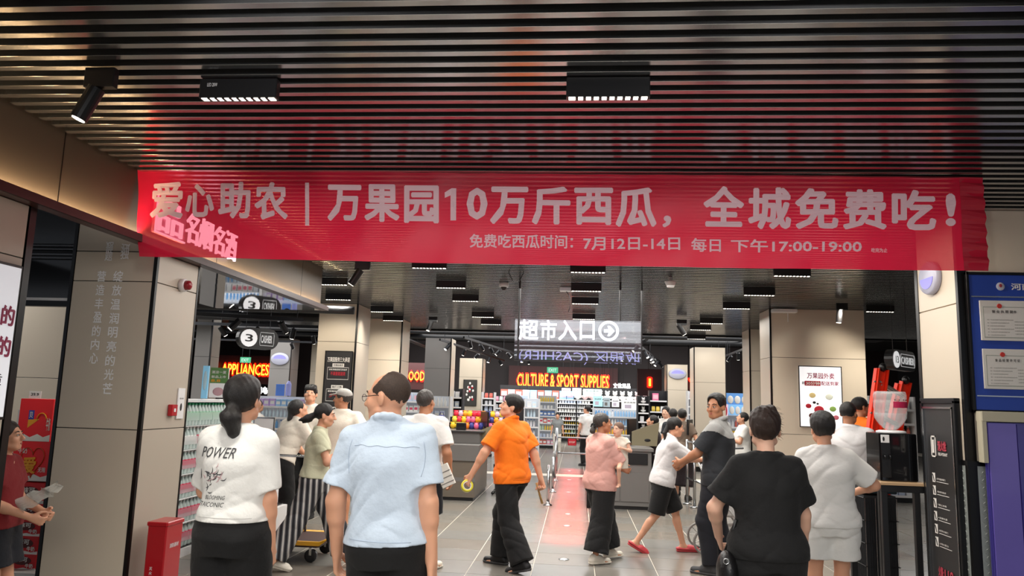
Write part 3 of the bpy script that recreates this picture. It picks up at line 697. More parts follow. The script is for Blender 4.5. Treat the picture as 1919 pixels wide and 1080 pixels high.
# open black ceiling of the market: ducts, rails and spots
r = thing('air_duct', (0, 17.4, 3.76), 'large black air duct crossing beyond the slatted ceiling', 'duct'); G().bev(-9, 0, 0, 9, .7, .4, .03).ob('duct', DUCT, r)
for k in range(7): box('flange', -7.5 + 2.4 * k, -.015, -.02, -7.44 + 2.4 * k, .715, .42, DSTEEL, r)
r = thing('air_duct', (0, 23, 3.66), 'long black air duct further back over the market', 'duct'); G().bev(-11, 0, 0, 9, .8, .5, .03).ob('duct', DUCT, r)
rr = random.Random(5)
side = ['left', 'right', 'centre']
k = 0
for (x0, y0, x1, y1, z, nsp, lab) in ((-2.6, 17.2, -1.5, 25, 2.98, 8, 'left of the aisle, running towards the picture sign'), (1.3, 17.4, 2.75, 25.5, 2.98, 8, 'right of the aisle, running back from the slats'),
                                     (3.9, 17.5, 4.1, 24, 2.95, 6, 'behind the slim beige pillar'), (-3.3, 18, -2.6, 27, 2.98, 5, 'over the framed dark picture'), (-8.2, 12.2, -3.9, 12.6, 2.72, 7, 'just above the cashier sign at left'), (-9.5, 16, -4.6, 16.4, 2.9, 6, 'second one back behind the cashier sign'),
                                     (-11.5, 20, -5.2, 20.4, 3.0, 6, 'third one back over the appliances sign'), (-5.4, 9.6, -3.8, 10.2, 2.6, 3, 'beneath the shiny soffit at left'), (4.4, 9.2, 6.4, 11.8, 2.62, 4, 'beside the right-hand cashier sign')):
    r = thing('light_rail', (x0, y0, z), 'black light rail with small spotlights ' + lab, 'light rail')
    d = Vector((x1 - x0, y1 - y0, 0)); L_ = d.length; u = d / L_; s_ = Vector((-u.y, u.x, 0)) * .018
    G().add([Vector((0, 0, 0)) - s_, Vector((0, 0, 0)) + s_, d + s_, d - s_, Vector((0, 0, .05)) - s_, Vector((0, 0, .05)) + s_, d + s_ + Vector((0, 0, .05)), d - s_ + Vector((0, 0, .05))], [(0, 1, 2, 3), (7, 6, 5, 4), (0, 4, 5, 1), (1, 5, 6, 2), (2, 6, 7, 3), (3, 7, 4, 0)]).ob('rail', DSTEEL, r)
    for q in (0.05, .5, .95): G().tube([d * q + Vector((0, 0, .05)), d * q + Vector((0, 0, 4.2 - z))], .006, 5).ob('hanger', DSTEEL, r)
    for q in range(nsp):
        c = d * ((q + .5) / nsp) + Vector((0, 0, -.05)); dd = Vector((rr.uniform(-.7, .7), rr.uniform(-.4, .6), -.7)).normalized()
        b = G().tube([c - dd * .03, c + dd * .14], .045, 10).ob('spotlight', DSTEEL, r, False)
        G().tube([c + Vector((0, 0, .05)), c], .012, 5).ob('stem', DSTEEL, b); G().tube([c + dd * .139, c + dd * .145], .036, 10).ob('lens', glow('spot_lens_bright', 'fff6ea', 14), b)
for k, (x0, y0, x1, y1, z, rad, lab) in enumerate(((-9, 18.8, 6, 18.8, 3.25, .05, 'black sprinkler pipe across the market ceiling'), (-10, 21.5, 6, 21.5, 3.35, .07, 'thicker black pipe across the market ceiling'), (-5, 16.8, -5, 30, 3.3, .06, 'black pipe running back over the left aisles'), (1.9, 16.8, 1.9, 30, 3.4, .05, 'black pipe running back over the right aisles'), (-9, 10.2, -3.3, 10.9, 2.85, .06, 'black pipe above the cashier sign at left'), (-10, 13.8, -4.2, 13.8, 3.05, .10, 'fat black pipe behind the cashier sign at left'), (-9, 8.6, -3.4, 9.2, 3.0, .04, 'thin black pipe near the shiny soffit'))):
    r = thing('ceiling_pipe', (x0, y0, z), lab, 'pipe'); G().tube([(0, 0, 0), (x1 - x0, y1 - y0, 0)], rad, 10).ob('pipe', DUCT, r, True)
    for q in (.2, .5, .8): G().tube([((x1 - x0) * q, (y1 - y0) * q, 0), ((x1 - x0) * q, (y1 - y0) * q, .7)], .006, 5).ob('hanger', DSTEEL, r)

# ------------------------------------------------------------------ banner
BY = 4.85
bc = [at(258, 318, BY), at(1843, 333, BY + .02), at(1852, 508, BY + .02), at(259, 480, BY)]
def banner_pt(s, t, off=0):   # s along, t down
    a = bc[0].lerp(bc[1], s); b = bc[3].lerp(bc[2], s); p = a.lerp(b, t)
    p.z -= .012 * math.sin(PI * s) * t
    e = max(0, 1 - s / .09) ; e2 = max(0, (s - .965) / .035)
    wv = .006 * math.sin(34 * s + 2 * t) * t + .003 * math.sin(95 * s + 5 * t) + .02 * e * math.sin(7 * t + 30 * s) * t + .012 * e2 * math.sin(40 * t) + .004 * math.sin(9 * t + 14 * s)
    return Vector((p.x, p.y + wv - off, p.z))
def film(name, c, a, rough=.38):
    m = mat(name, c, rough, noise=.05, nscale=2, bump=.12, bscale=9, stretch=(1, 1, 5)); nt = m.node_tree; N = nt.nodes; L = nt.links
    b = N['Principled BSDF']; tr = N.new('ShaderNodeBsdfTransparent'); tl = N.new('ShaderNodeBsdfTranslucent'); tl.inputs[0].default_value = (*lin(c), 1)
    tr.inputs[0].default_value = (1, .55, .55, 1)
    m1 = N.new('ShaderNodeMixShader'); m1.inputs[0].default_value = .35; m2 = N.new('ShaderNodeMixShader'); m2.inputs[0].default_value = a
    L.new(b.outputs[0], m1.inputs[1]); L.new(tl.outputs[0], m1.inputs[2]); L.new(m1.outputs[0], m2.inputs[1]); L.new(tr.outputs[0], m2.inputs[2]); L.new(m2.outputs[0], N['Material Output'].inputs[0]); return m
BAN = film('red_banner_fabric', 'dc1a40', .16); BANT = mat('pale_pink_print', 'f6cdd6', .5)
ban = thing('banner', tuple(bc[0].lerp(bc[1], .5)), 'long red cloth banner with white Chinese lettering across the entrance', 'banner'); bo = Vector(ban.location)
g = G(); NX, NZ = 220, 14
vs_ = [banner_pt(i / NX, j / NZ) - bo for j in range(NZ + 1) for i in range(NX + 1)]
g.add(vs_, [(j * (NX + 1) + i, (j + 1) * (NX + 1) + i, (j + 1) * (NX + 1) + i + 1, j * (NX + 1) + i + 1) for j in range(NZ) for i in range(NX)])
g.ob('cloth', BAN, ban, True)
g = G(); g.tube([banner_pt(i / 60, 0) - bo + Vector((0, .004, .0)) for i in range(61)], .006, 6); g.ob('hem_cord', mat('dark_red_cord', '6d0f1c', .6), ban, True)
g = G(); g.add([banner_pt(.974 + .026 * i, j / 20, .003) - bo for j in range(21) for i in (0, 1)], [(2 * j, 2 * j + 2, 2 * j + 3, 2 * j + 1) for j in range(20)]); g.ob('side_hem', mat('banner_hem', 'b01a30', .5), ban)
def inv_banner(px, py):
    s = (px - 258) / (1843 - 258)
    for _ in range(3):
        top = 318 + 15 * s; bot = 480 + 28 * s; t = (py - top) / (bot - top); xl = 258 + 1 * t; xr = 1843 + 9 * t; s = (px - xl) / (xr - xl)
    return s, t
def on_banner(g, ch, x0, y0, x1, y1, bold=.03):
    def fn(u, v, w):
        px = x0 + u * (x1 - x0); py = y1 + (y0 - y1) * v + (px - x0) * .008
        s, t = inv_banner(px, py); return banner_pt(s, t, .003 + w * .06) - bo
    text_fit(g, ch, fn, None, bold, res=2)
chars = [('爱', 286, 341, 352, 410), ('心', 357, 345, 416, 408), ('助', 424, 341, 489, 410), ('农', 497, 342, 562, 412), ('万', 641, 347, 708, 414), ('果', 714, 346, 782, 416), ('园', 791, 348, 858, 418), ('0', 911, 352, 951, 412),
         ('万', 956, 350, 1028, 420), ('斤', 1035, 350, 1107, 421), ('西', 1114, 352, 1186, 421), ('瓜', 1191, 352, 1266, 425), ('，', 1277, 404, 1293, 426), ('全', 1351, 350, 1425, 425), ('城', 1432, 352, 1509, 430), ('免', 1516, 353, 1592, 430), ('费', 1600, 355, 1676, 431), ('吃', 1685, 356, 1762, 432), ('!', 1778, 363, 1796, 425)]
for ch, x0, y0, x1, y1 in chars:
    g = G(); on_banner(g, ch, x0, y0, x1, y1, .035); g.ob('character', BANT, ban)
g = G(); g.add([banner_pt(*inv_banner(a, b), .003) - bo for a, b in ((882, 353), (891, 353), (891, 413), (880, 413), (880, 366), (869, 371), (869, 361))], [tuple(range(6, -1, -1))]); g.ob('character', BANT, ban)
g = G(); g.add([banner_pt(*inv_banner(a, b), .003) - bo for a, b in ((597, 343), (597, 423), (605, 423), (605, 343))], [(0, 1, 2, 3)]); g.ob('divider', BANT, ban)
for body, x0, y0, x1, y1 in (('免费吃西瓜时间：', 917, 438, 1112, 463), ('7月12日-14日', 1131, 443, 1309, 467), ('每日', 1329, 446, 1383, 471), ('下午17:00-19:00', 1401, 448, 1633, 472), ('吃完为止', 1650, 465, 1679, 473)):
    g = G(); on_banner(g, body, x0, y0, x1, y1, .025); g.ob('character', BANT, ban)

# lit shop sign on the left fascia, shining through the banner
r = thing('lit_sign', (-3.05, 5.06, 2.72), 'glowing pink-white tobacco and liquor sign shining through the left of the banner', 'sign')
PW = glow('pink_white_neon', 'ffdcf2', 3.6)
g = G(); g.box(0, 0, 0, .02, .42, .27); g.ob('box', mat('sign_box', 'd9a9bd', .5, emit='ff7aa0', es=.25), r)
for ch, y0, y1 in (('品', .03, .36), ('名', .42, .60), ('烟', .63, .84), ('名', .87, 1.05), ('酒', 1.08, 1.28)):
    g = G(); text_fit(g, ch, lambda u, v, w: Vector((.03 + w * .1, y0 + (y1 - y0) * u, .02 + .24 * v)), None, .0, .1, res=1); g.ob('character', PW, r)
g = G(); [g.box(.02, a, b, .03, c, d) for a, b, c, d in ((0, 0, .012, .27), (0, 0, .42, .012))]; g.ob('neon_edge', PW, r)
# ------------------------------------------------------------------ left pillar fittings
TXT = mat('pale_lettering', 'ffffff', .5)
for col, (x, y0, step, w_, body) in enumerate(((222, 508, 26.3, 20, '绽放温润明亮的光芒'), (191, 508, 25.6, 18, '营造丰盈的内心'), (237, 440, 26, 18, '孤独'), (207, 443, 26, 16, '主题'))):
    for k, ch in enumerate(body):
        px = x - (k * step) * .095; py = y0 + k * step
        a = at(px - w_ / 2, py + 20, 5.206); b = at(px + w_ / 2, py, 5.206)
        g = G(); sign_text('c', ch, (a.x + 3.3925, -.314, a.z), (1, 0, 0), (0, 0, 1), b.x - a.x, b.z - a.z, None, bold=.02, g=g); g.ob('character', TXT, pL1)
def on_plane_x(X, y0, z0, w_, h, name, body, m, parent, flip=1, bold=.01, g=None): return sign_text(name, body, (X, y0, z0), (0, flip, 0), (0, 0, 1), w_, h, m, parent, bold, g=g)
# alarm, call point, fire sign, fire extinguisher box
r = thing('alarm_sounder', (-3.07, 5.571, 2.41), 'round white and red alarm high on the left pillar', 'alarm'); T = Matrix.Rotation(PI / 2, 4, 'Y')
G().lathe([(.05, 0), (.052, .03), (.045, .04)], 16, T=T).ob('base', WPL, r, True); G().lathe([(.038, .04), (.036, .07), (.015, .085)], 14, T=T).ob('cap', mat('deep_red_plastic', '8e1624', .3), r, True)
r = thing('call_point', (-3.07, 5.545, 1.41), 'red square fire call point on the left pillar', 'fire alarm'); REDP = mat('red_painted_metal', 'b3101e', .3, coat=.3)
G().bev(0, 0, 0, .035, .085, .085, .006).ob('housing', REDP, r); G().bev(.034, .03, .03, .038, .056, .056, .002).ob('button', WPL, r)
r = thing('fire_notice', (-3.07, 5.665, 1.385), 'small white upright notice beside the red call point', 'notice'); G().bev(0, 0, 0, .012, .10, .235, .003).ob('board', WPL, r); G().ball((.013, .05, .09), (.001, .015, .03), None).ob('flame_symbol', BPL, r)
on_plane_x(.0125, .02, .15, .06, .012, 'lettering', '消火栓', BPL, r)
r = thing('extinguisher_box', (-2.98, 5.27, 0), 'red metal fire extinguisher box standing at the foot of the left pillar', 'box')
G().bev(0, 0, .02, .14, .225, .66, .008).ob('body', REDP, r); G().bev(-.008, -.008, .655, .148, .233, .685, .010).ob('lid', REDP, r); G().box(.01, .01, 0, .13, .215, .02).ob('plinth', BPL, r)
sign_text('lettering', '消防器材', (.1405, .06, .50), (0, 1, 0), (0, 0, 1), .12, .03, WPL, r, .01); sign_text('lettering', '火警电话119', (.1405, .04, .21), (0, 1, 0), (0, 0, 1), .12, .02, WPL, r)
for k, ch in enumerate('灭火器'): sign_text('lettering', ch, (.04, -.001, .36 - .03 * k), (1, 0, 0), (0, 0, 1), .022, .022, WPL, r)
# yellow floor tape
r = thing('floor_tape', (-2.98, 5.55, .001), 'yellow and black striped tape on the floor by the extinguisher box', 'tape')
for k in range(10): G().box(0, .07 * k, 0, .05, .07 * k + .07, .002).ob('stripe', mat('yellow_tape', 'e3d43c', .5) if k % 2 == 0 else BPL, r)
# lit poster on the first pillar
r = thing('light_box', (-3.07, 2.98, 1.2), 'tall lit white poster with dark pink writing at the left edge', 'poster')
G().bev(0, 0, .22, .03, .88, 1.05, .004).ob('frame', TRIM, r); G().box(.03, .015, .235, .033, .865, 1.035).ob('panel', mat('backlit_white', 'cfd0d4', .5, emit='d8dae0', es=.45), r)
MAG = mat('dark_pink_print', 'a03058', .5)
for k, ch in enumerate('的的'): sign_text('character', ch, (.0345, .755, .715 - .165 * k), (0, 1, 0), (0, 0, 1), .095, .11, MAG, r, .03)
sign_text('character', '欢', (.0345, .60, .715), (0, 1, 0), (0, 0, 1), .11, .11, MAG, r, .03); sign_text('character', '品质', (.0345, .62, .40), (0, 1, 0), (0, 0, 1), .2, .06, TRIM, r, .01)
# opening between the pillars: dark frame, lit shelf, red cartons
r = thing('opening_frame', (-3.07, 3.90, 0), 'black framed glazed transom between the two left pillars', 'frame')
box('jamb', -.30, 0, 0, 0, .05, 2.6, TRIM, r); zt_ = at(90, 562, 5.25).z; xl_ = -4.6 + 3.07
box('head', xl_, 1.33, zt_ - .05, -.645, 1.38, zt_, TRIM, r); box('lit_edge', xl_, 1.325, zt_ - .008, -.645, 1.335, zt_ + .012, WPL, r)
box('dark_glass', xl_, 1.36, zt_ + .012, -.645, 1.375, zt_ + .30, mat('black_glass', '0d0d0f', .1), r)
for k in range(9): G().bev(xl_, 1.35, zt_ + .31 + .026 * k, -.645, 1.37, zt_ + .323 + .026 * k, .002).ob('louvre', mat('grey_louvre', '5c5d60', .4, .5), r)
box('louvre_backing', xl_, 1.375, zt_ + .3, -.645, 1.385, 2.6, TRIM, r)
RC = mat('red_carton', 'd6151c', .4); RC2 = mat('bright_red_carton', 'f21a22', .4); YEL = mat('yellow_print', 'f2a52c', .5); WPR = mat('white_print', 'f0ece6', .5); BRN = mat('brown_print', '5a1a18', .5)
SHX = -3.95; SHY = 5.02
r = thing('display_stand', (-4.25, 5.9, 0), 'red and white display stand holding the milk cartons', 'stand'); 
YF = 6.05
def carton(px0, py0, px1, py1, label, kind):
    a = at(px0, py1, YF); b = at(px1, py0, YF); w_ = b.x - a.x; hh = b.z - a.z
    r = thing('milk_carton', (a.x, YF, a.z), label, 'carton'); G().bev(0, 0, 0, w_, .26, hh - .004, .004).ob('box', RC2 if kind != 'flat' else RC, r)
    G().add([(0, -.001, 0), (w_, -.001, 0), (w_, -.001, hh * .16), (w_ * .8, -.001, hh * .10), (w_ * .62, -.001, hh * .17), (w_ * .4, -.001, hh * .09), (w_ * .2, -.001, hh * .17), (0, -.001, hh * .12)], [tuple(range(8))]).ob('white_wave', WPR, r)
    if kind == 'flat':
        G().lathe([(.30 * w_, 0), (.28 * w_, .001)], 20, T=Matrix.Translation((w_ * .55, -.002, hh * .55)) @ Matrix.Rotation(PI / 2, 4, 'X') @ Matrix.Diagonal((1, .5 * hh / w_ * 1.6, 1, 1))).ob('emblem', BRN, r)
        sign_text('lettering', '味可', (w_ * .40, -.004, hh * .48), (1, 0, 0), (0, 0, 1), w_ * .34, hh * .28, WPR, r, .03); sign_text('lettering', '牛奶', (w_ * .68, -.004, hh * .16), (1, 0, 0), (0, 0, 1), w_ * .24, hh * .24, WPR, r, .03)
    return r, w_, hh
for k, (y0, y1, d) in enumerate(((905, 942, 'topmost of the flat milk cartons'), (942, 973, 'second flat milk carton from the top'), (973, 1003, 'third flat milk carton from the top'), (1003, 1037, 'fourth flat milk carton from the top'), (1037, 1068, 'lowest flat milk carton'))):
    carton(14 - k * 2, y0, 86 - k * 4, y1, f'red {d} in the stack at left', 'flat')
r1, w_, hh = carton(18, 828, 98, 900, 'large red milk gift carton with a yellow character and heart, below the top one', 'gift')
sign_text('lettering', '爱', (w_ * .30, -.003, hh * .18), (1, 0, 0), (0, 0, 1), w_ * .36, hh * .42, YEL, r1, .04); sign_text('lettering', '牛奶', (w_ * .14, -.003, hh * .68), (1, 0, 0), (0, 0, 1), w_ * .24, hh * .14, WPR, r1, .02)
sign_text('lettering', '无限', (w_ * .72, -.003, hh * .22), (1, 0, 0), (0, 0, 1), w_ * .2, hh * .12, WPR, r1, .02)
G().tube([(w_ * (.55 + .30 * 16 * math.sin(t) ** 3 / 16), -.004, hh * (.52 + .026 * (13 * math.cos(t) - 5 * math.cos(2 * t) - 2 * math.cos(3 * t) - math.cos(4 * t)))) for t in np.linspace(0, 2 * PI, 33)[:-1]], .004, 5, closed=True).ob('heart_outline', mat('dark_orange_print', 'b8401c', .5), r1)
r1, w_, hh = carton(30, 748, 102, 826, 'tall red gift carton at the top of the milk stack, with a rope handle', 'gift')
G().bev(w_ * .30, -.002, hh * .50, w_ * .46, 0, hh * .72, .002).ob('blue_badge', mat('blue_print', '3a46a8', .5), r1); sign_text('lettering', '贝', (w_ * .33, -.004, hh * .54), (1, 0, 0), (0, 0, 1), w_ * .1, hh * .14, WPR, r1, .02)
G().add([(w_ * .30, -.002, hh * .30), (w_ * .64, -.002, hh * .52), (w_ * .30, -.002, hh * .50)], [(0, 1, 2)]).ob('yellow_wedge', YEL, r1)
G().tube([(w_ * (.72 + .14 * math.cos(t)), -.01, hh * (.52 + .14 * math.sin(t))) for t in np.linspace(0, PI, 9)], .005, 5).ob('rope_handle', YEL, r1, True)
sign_text('lettering', '牛奶', (w_ * .86, -.003, hh * .25), (1, 0, 0), (0, 0, 1), w_ * .12, hh * .3, WPR, r1, .02)
a = at(60, 747, YF - .05); r1 = thing('price_card', (a.x - .03, YF + .03, a.z), 'white price card standing on top of the tall red carton', 'price card'); G().bev(-.06, 0, 0, .05, .005, .06, .002).ob('card', WPL, r1); sign_text('lettering', '39.9', (-.04, -.001, .02), (1, 0, 0), (0, 0, 1), .07, .025, BPL, r1, .02)
b0 = at(50, 1066, YF); zb = b0.z
box('shelf', -.35, .02, zb - .06, .6, .5, zb - .005, WPR, bpy.data.objects['display_stand']); box('base', -.30, .04, 0, .55, .48, zb - .06, TRIM, bpy.data.objects['display_stand']); box('side_board', .60, .0, 0, .64, .5, 1.5, TRIM, bpy.data.objects['display_stand'])
# plastic sheet held by the woman in red
a = at(64, 935, 4.48); r = thing('plastic_bag', a, 'crumpled clear plastic bag held by the woman in dark red', 'bag')
g = G(); nn = 14; rr = random.Random(4)
g.add([Vector((-.10 + .26 * i / nn, .03 * math.sin(i * 1.3 + j), -.05 + .13 * i / nn + (.09 - .04 * i / nn) * (j / 6 - .5) * 1.2 + .008 * math.sin(i * 2.1 + j * 1.7))) for j in range(7) for i in range(nn + 1)], [(j * (nn + 1) + i, j * (nn + 1) + i + 1, (j + 1) * (nn + 1) + i + 1, (j + 1) * (nn + 1) + i) for j in range(6) for i in range(nn)])
g.ob('film', mat('milky_plastic', 'd9d6cd', .2, alpha=.6, bump=.6, bscale=30), r, True)

# ------------------------------------------------------------------ bottled water stacks at left
def bottle_profile(h=.22, r=.032): return [(r * .85, 0), (r, .01), (r, h * .32), (r * .9, h * .36), (r, h * .40), (r, h * .66), (r * .42, h * .86), (r * .40, h * .9)]
PET = mat('clear_pet', 'cfe0dc', .15, alpha=.8); GCAP = mat('green_cap', '2d9a6a', .4); WCAP = mat('white_cap', 'ecebea', .4); PLAB = mat('pink_label', 'd8506a', .5); GLAB = mat('pale_green_label', '9fd0b4', .5); WLAB = mat('white_label', 'e9ecea', .5)
def pack_mesh(cap, lab):
    g = G(); h = .225; r_ = .031
    for i in range(4):
        for j in range(3):
            c = (.034 + j * .066, .034 + i * .066)
            g.lathe(bottle_profile(h, r_), 8, PET, c=c, capb=True, capt=False); g.lathe([(.0155, h * .9), (.0155, h)], 8, cap, c=c, capb=False); g.lathe([(r_ + .001, h * .38), (r_ + .001, h * .62)], 8, lab, c=c, capb=False, capt=False)
    return g.mesh('bottles', None, True)
pm = {'green': pack_mesh(GCAP, GLAB), 'pink': pack_mesh(WCAP, PLAB), 'white': pack_mesh(WCAP, WLAB)}
wrapm = {k: G().box(.0, .0, .05, .2, .265, .13).mesh('wrap', mat('shrink_wrap_' + k, c, .2, alpha=.45)) for k, c in (('green', 'd5ece2'), ('pink', 'efb3bf'), ('white', 'f1f1f1'))}
XR = -3.80
zs = [.10 + .232 * k for k in range(6)]
for yi in range(7):
    for k, z in enumerate(zs):
        kind = 'green' if k >= 5 else ('white' if (k == 4 and yi < 2) else 'pink')
        if k == 5: kind = 'green'
        for dep in range(1):
            r = thing('water_pack', (XR - .2, 6.95 + yi * .275, z), {'green': 'pack of green-capped water bottles on top of the bottle wall at left', 'pink': f'pack of pink-labelled water bottles, {["bottom", "second", "third", "fourth", "fifth", "top"][k]} layer of the bottle wall', 'white': 'pack of white-labelled water bottles near the top of the bottle wall'}[kind], 'bottled water', group={'green': 'green-capped packs on the bottle wall', 'pink': 'pink-labelled packs in the bottle wall', 'white': 'white-labelled packs in the bottle wall'}[kind])
            q = link(bpy.data.objects.new('bottles', pm[kind]), r); q['kind'] = 'stuff'; link(bpy.data.objects.new('wrap', wrapm[kind]), r)
r = thing('display_rack', (-4.3, 6.9, 0), 'white-shelved display rack carrying the packs of bottled water', 'rack')
box('base', -.05, -.02, 0, .48, 2.0, .095, BPL, r); box('kick_plate', .48, -.02, .0, .5, 2.0, .08, WPL, r)
for z in zs[1:]: box('shelf', .25, -.02, z - .006, .52, 1.98, z - .001, WPL, r)
box('back', .2, -.02, .1, .25, 1.98, 1.52, WPL, r); box('top_shelf', .0, -.02, 1.492, .52, 1.98, 1.505, WPL, r)
# things on top of it: small box, blue roll-up, green poster
a = at(383, 738, 7.3); 
r = thing('promo_box', (-4.05, 7.0, 1.505), 'small lilac and white box on top of the bottle wall', 'box'); G().bev(0, 0, 0, .2, .13, .10, .004).ob('box', mat('lilac_print', 'c9c2e0', .5), r); sign_text('lettering', '特惠', (.03, -.001, .03), (1, 0, 0), (0, 0, 1), .12, .05, BPL, r, .02)
def panel_px(name, label, cat, x0, y0, x1, y1, Y, m, th=.02, frame=None, emit=False):
    a = at(x0, y1, Y); b = at(x1, y0, Y); r = thing(name, (a.x, Y, a.z), label, cat); w_ = b.x - a.x; h_ = b.z - a.z
    G().bev(0, 0, 0, w_, th, h_, .003).ob('board', m, r)
    if frame:
        f = .012 * max(1, w_); g = G(); box('frame', -f, -.004, -f, w_ + f, th * .5, 0, frame, r); box('frame', -f, -.004, h_, w_ + f, th * .5, h_ + f, frame, r); box('frame', -f, -.004, 0, 0, th * .5, h_, frame, r); box('frame', w_, -.004, 0, w_ + f, th * .5, h_, frame, r)
    return r, w_, h_
def T_(r, body, x, z, w_, h_, m, bold=.02, y=-.002): return sign_text('lettering', body, (x, y, z), (1, 0, 0), (0, 0, 1), w_, h_, m, r, bold)
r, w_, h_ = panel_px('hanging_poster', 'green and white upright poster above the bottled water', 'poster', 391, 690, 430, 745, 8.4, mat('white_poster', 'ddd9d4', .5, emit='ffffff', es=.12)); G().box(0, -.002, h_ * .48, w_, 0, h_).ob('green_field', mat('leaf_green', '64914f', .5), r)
T_(r, '清凉一夏', w_ * .08, h_ * .80, w_ * .8, h_ * .1, WPR, y=-.004); T_(r, '新品上市', w_ * .08, h_ * .65, w_ * .8, h_ * .09, WPR, y=-.004); T_(r, '8.8', w_ * .08, h_ * .52, w_ * .5, h_ * .09, YEL, y=-.004); G().ball((w_ * .5, -.002, h_ * .2), (w_ * .3, .004, h_ * .14), mat('pink_blot', 'cfa3a8', .5)).ob('flower', None, r, True)
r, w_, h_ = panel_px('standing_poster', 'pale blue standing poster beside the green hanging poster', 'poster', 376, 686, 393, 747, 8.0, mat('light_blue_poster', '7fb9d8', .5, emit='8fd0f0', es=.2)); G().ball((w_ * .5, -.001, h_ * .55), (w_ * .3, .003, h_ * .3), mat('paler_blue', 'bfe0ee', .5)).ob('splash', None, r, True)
r, w_, h_ = panel_px('price_board', 'large white board standing behind the woman in the printed tee', 'board', 462, 785, 514, 985, 7.6, WPL, frame=STEEL)

# trolley with yellow deck
r = thing('platform_trolley', (-3.05, 7.45, 0), 'flat trolley with a yellow-edged deck, black wheels and chrome handle', 'trolley')
YD = mat('yellow_rubber', 'e2a416', .45); G().bev(-.6, -.1, .15, .62, .5, .20, .02).ob('deck', mat('dark_deck', '3a2220', .6), r); G().tube([(-.6, -.1, .19), (.62, -.1, .19), (.62, .5, .19), (-.6, .5, .19)], .022, 8, closed=True).ob('bumper', YD, r, True)
for x in (-.5, .52):
    for y_ in (-.02, .42):
        G().lathe([(.045, -.018), (.062, -.016), (.062, .016), (.045, .018)], 16, T=Matrix.Translation((x, y_, .064)) @ Matrix.Rotation(PI / 2, 4, 'X')).ob('wheel', BPL, r); box('fork', x - .012, y_ - .03, .07, x + .012, y_ + .03, .15, STEEL, r)
G().tube([(.28, .45, .2), (.28, .45, .90), (.22, .45, .96), (-.08, .45, .96), (-.14, .45, .90), (-.14, .45, .2)], .013, 8).ob('handle', STEEL, r, True)
r = thing('carton', (-3.35, 7.42, .205), 'white carton lying on the trolley deck', 'carton'); G().bev(0, 0, 0, .42, .36, .28, .006).ob('box', WPL, r); T_(r, 'YOGURT', .05, .10, .3, .05, MAG)
r = thing('carton', (-3.32, 7.45, .50), 'smaller white carton with red script on top of the trolley load', 'carton'); G().bev(0, 0, 0, .30, .30, .22, .006).ob('box', WPL, r); T_(r, 'Family', .04, .08, .22, .07, RC)
box('tape', 0, -.001, .17, .30, .301, .19, mat('tape', 'd7d2c8', .3), r)
r = thing('crate', (-3.35, 7.46, .49), 'black shallow crate between the two white cartons', 'crate'); G().box(.02, 0, -.0, .38, .3, .008).ob('tray', BPL, r)

# ------------------------------------------------------------------ board on pillar L2 etc.
NBK = mat('black_board', '2b2a2b', .4); RPR = mat('red_print', 'c22638', .5)
r, w_, h_ = panel_px('notice_board', 'tall black notice board with white and red notices on the beige pillar', 'board', 594, 660, 661, 925, 12.06, NBK, frame=TRIM)
T_(r, '万果园服务三大承诺', w_ * .08, h_ * .925, w_ * .84, h_ * .035, WPR)
for k in range(3):
    z = h_ * (.80 - .155 * k)
    g = G(); [g.box(w_ * a, -.003, z + h_ * b, w_ * c, 0, z + h_ * d) for a, b, c, d in ((.1, 0, .9, .003), (.1, .085, .9, .088), (.1, 0, .108, .088), (.892, 0, .9, .088))]; g.ob('border', WPR, r)
    G().bev(w_ * .28, -.006, z + h_ * .09 + .0, w_ * .72, 0, z + h_ * .115 + .0, .004).ob('badge', WPR, r); T_(r, ('无理由退货', '缺斤少两', '质量保证')[k], w_ * .32, z + h_ * .095, w_ * .36, h_ * .015, NBK, y=-.008)
    T_(r, ('不满意就退货', '少一罚十', '假一赔十')[k], w_ * .22, z + h_ * .028, w_ * .56, h_ * .028, RPR); T_(r, '顾客满意是我们的追求', w_ * .16, z + h_ * .065, w_ * .68, h_ * .012, WPR)
# delivery poster on the pier
r, w_, h_ = panel_px('light_box', 'lit white home-delivery poster in a black frame on the wide pier', 'poster', 1501, 689, 1576, 799, 11.67, mat('backlit_poster', 'e2e2e2', .5, emit='ffffff', es=.55), frame=TRIM)
T_(r, '万果园外卖', w_ * .18, h_ * .80, w_ * .66, h_ * .10, MAG); T_(r, '最快', w_ * .06, h_ * .70, w_ * .06, h_ * .05, BPL)
G().bev(w_ * .12, -.004, h_ * .68, w_ * .50, 0, h_ * .76, .01).ob('red_bar', RPR, r); T_(r, '30分钟', w_ * .15, h_ * .69, w_ * .33, h_ * .06, WPR, y=-.006); T_(r, '配送到家', w_ * .52, h_ * .69, w_ * .42, h_ * .07, MAG)
rr = random.Random(8)
for k, (u, v, ru, c) in enumerate(((.3, .52, .08, 'f0dc9a'), (.7, .50, .09, 'e8efe0'), (.2, .34, .07, 'c22638'), (.45, .28, .12, 'c22638'), (.62, .20, .1, 'e8a03c'), (.78, .30, .08, '8fb35a'), (.28, .18, .08, '5a2a20'), (.85, .16, .07, 'c86a7a'), (.5, .1, .1, 'e0b04c'), (.34, .40, .04, '2a2426'), (.42, .38, .03, '2a2426'))):
    G().ball((w_ * u, -.001, h_ * v), (w_ * ru, .006, w_ * ru * .8), mat('food_' + c, c, .5)).ob('food_picture', None, r, True)

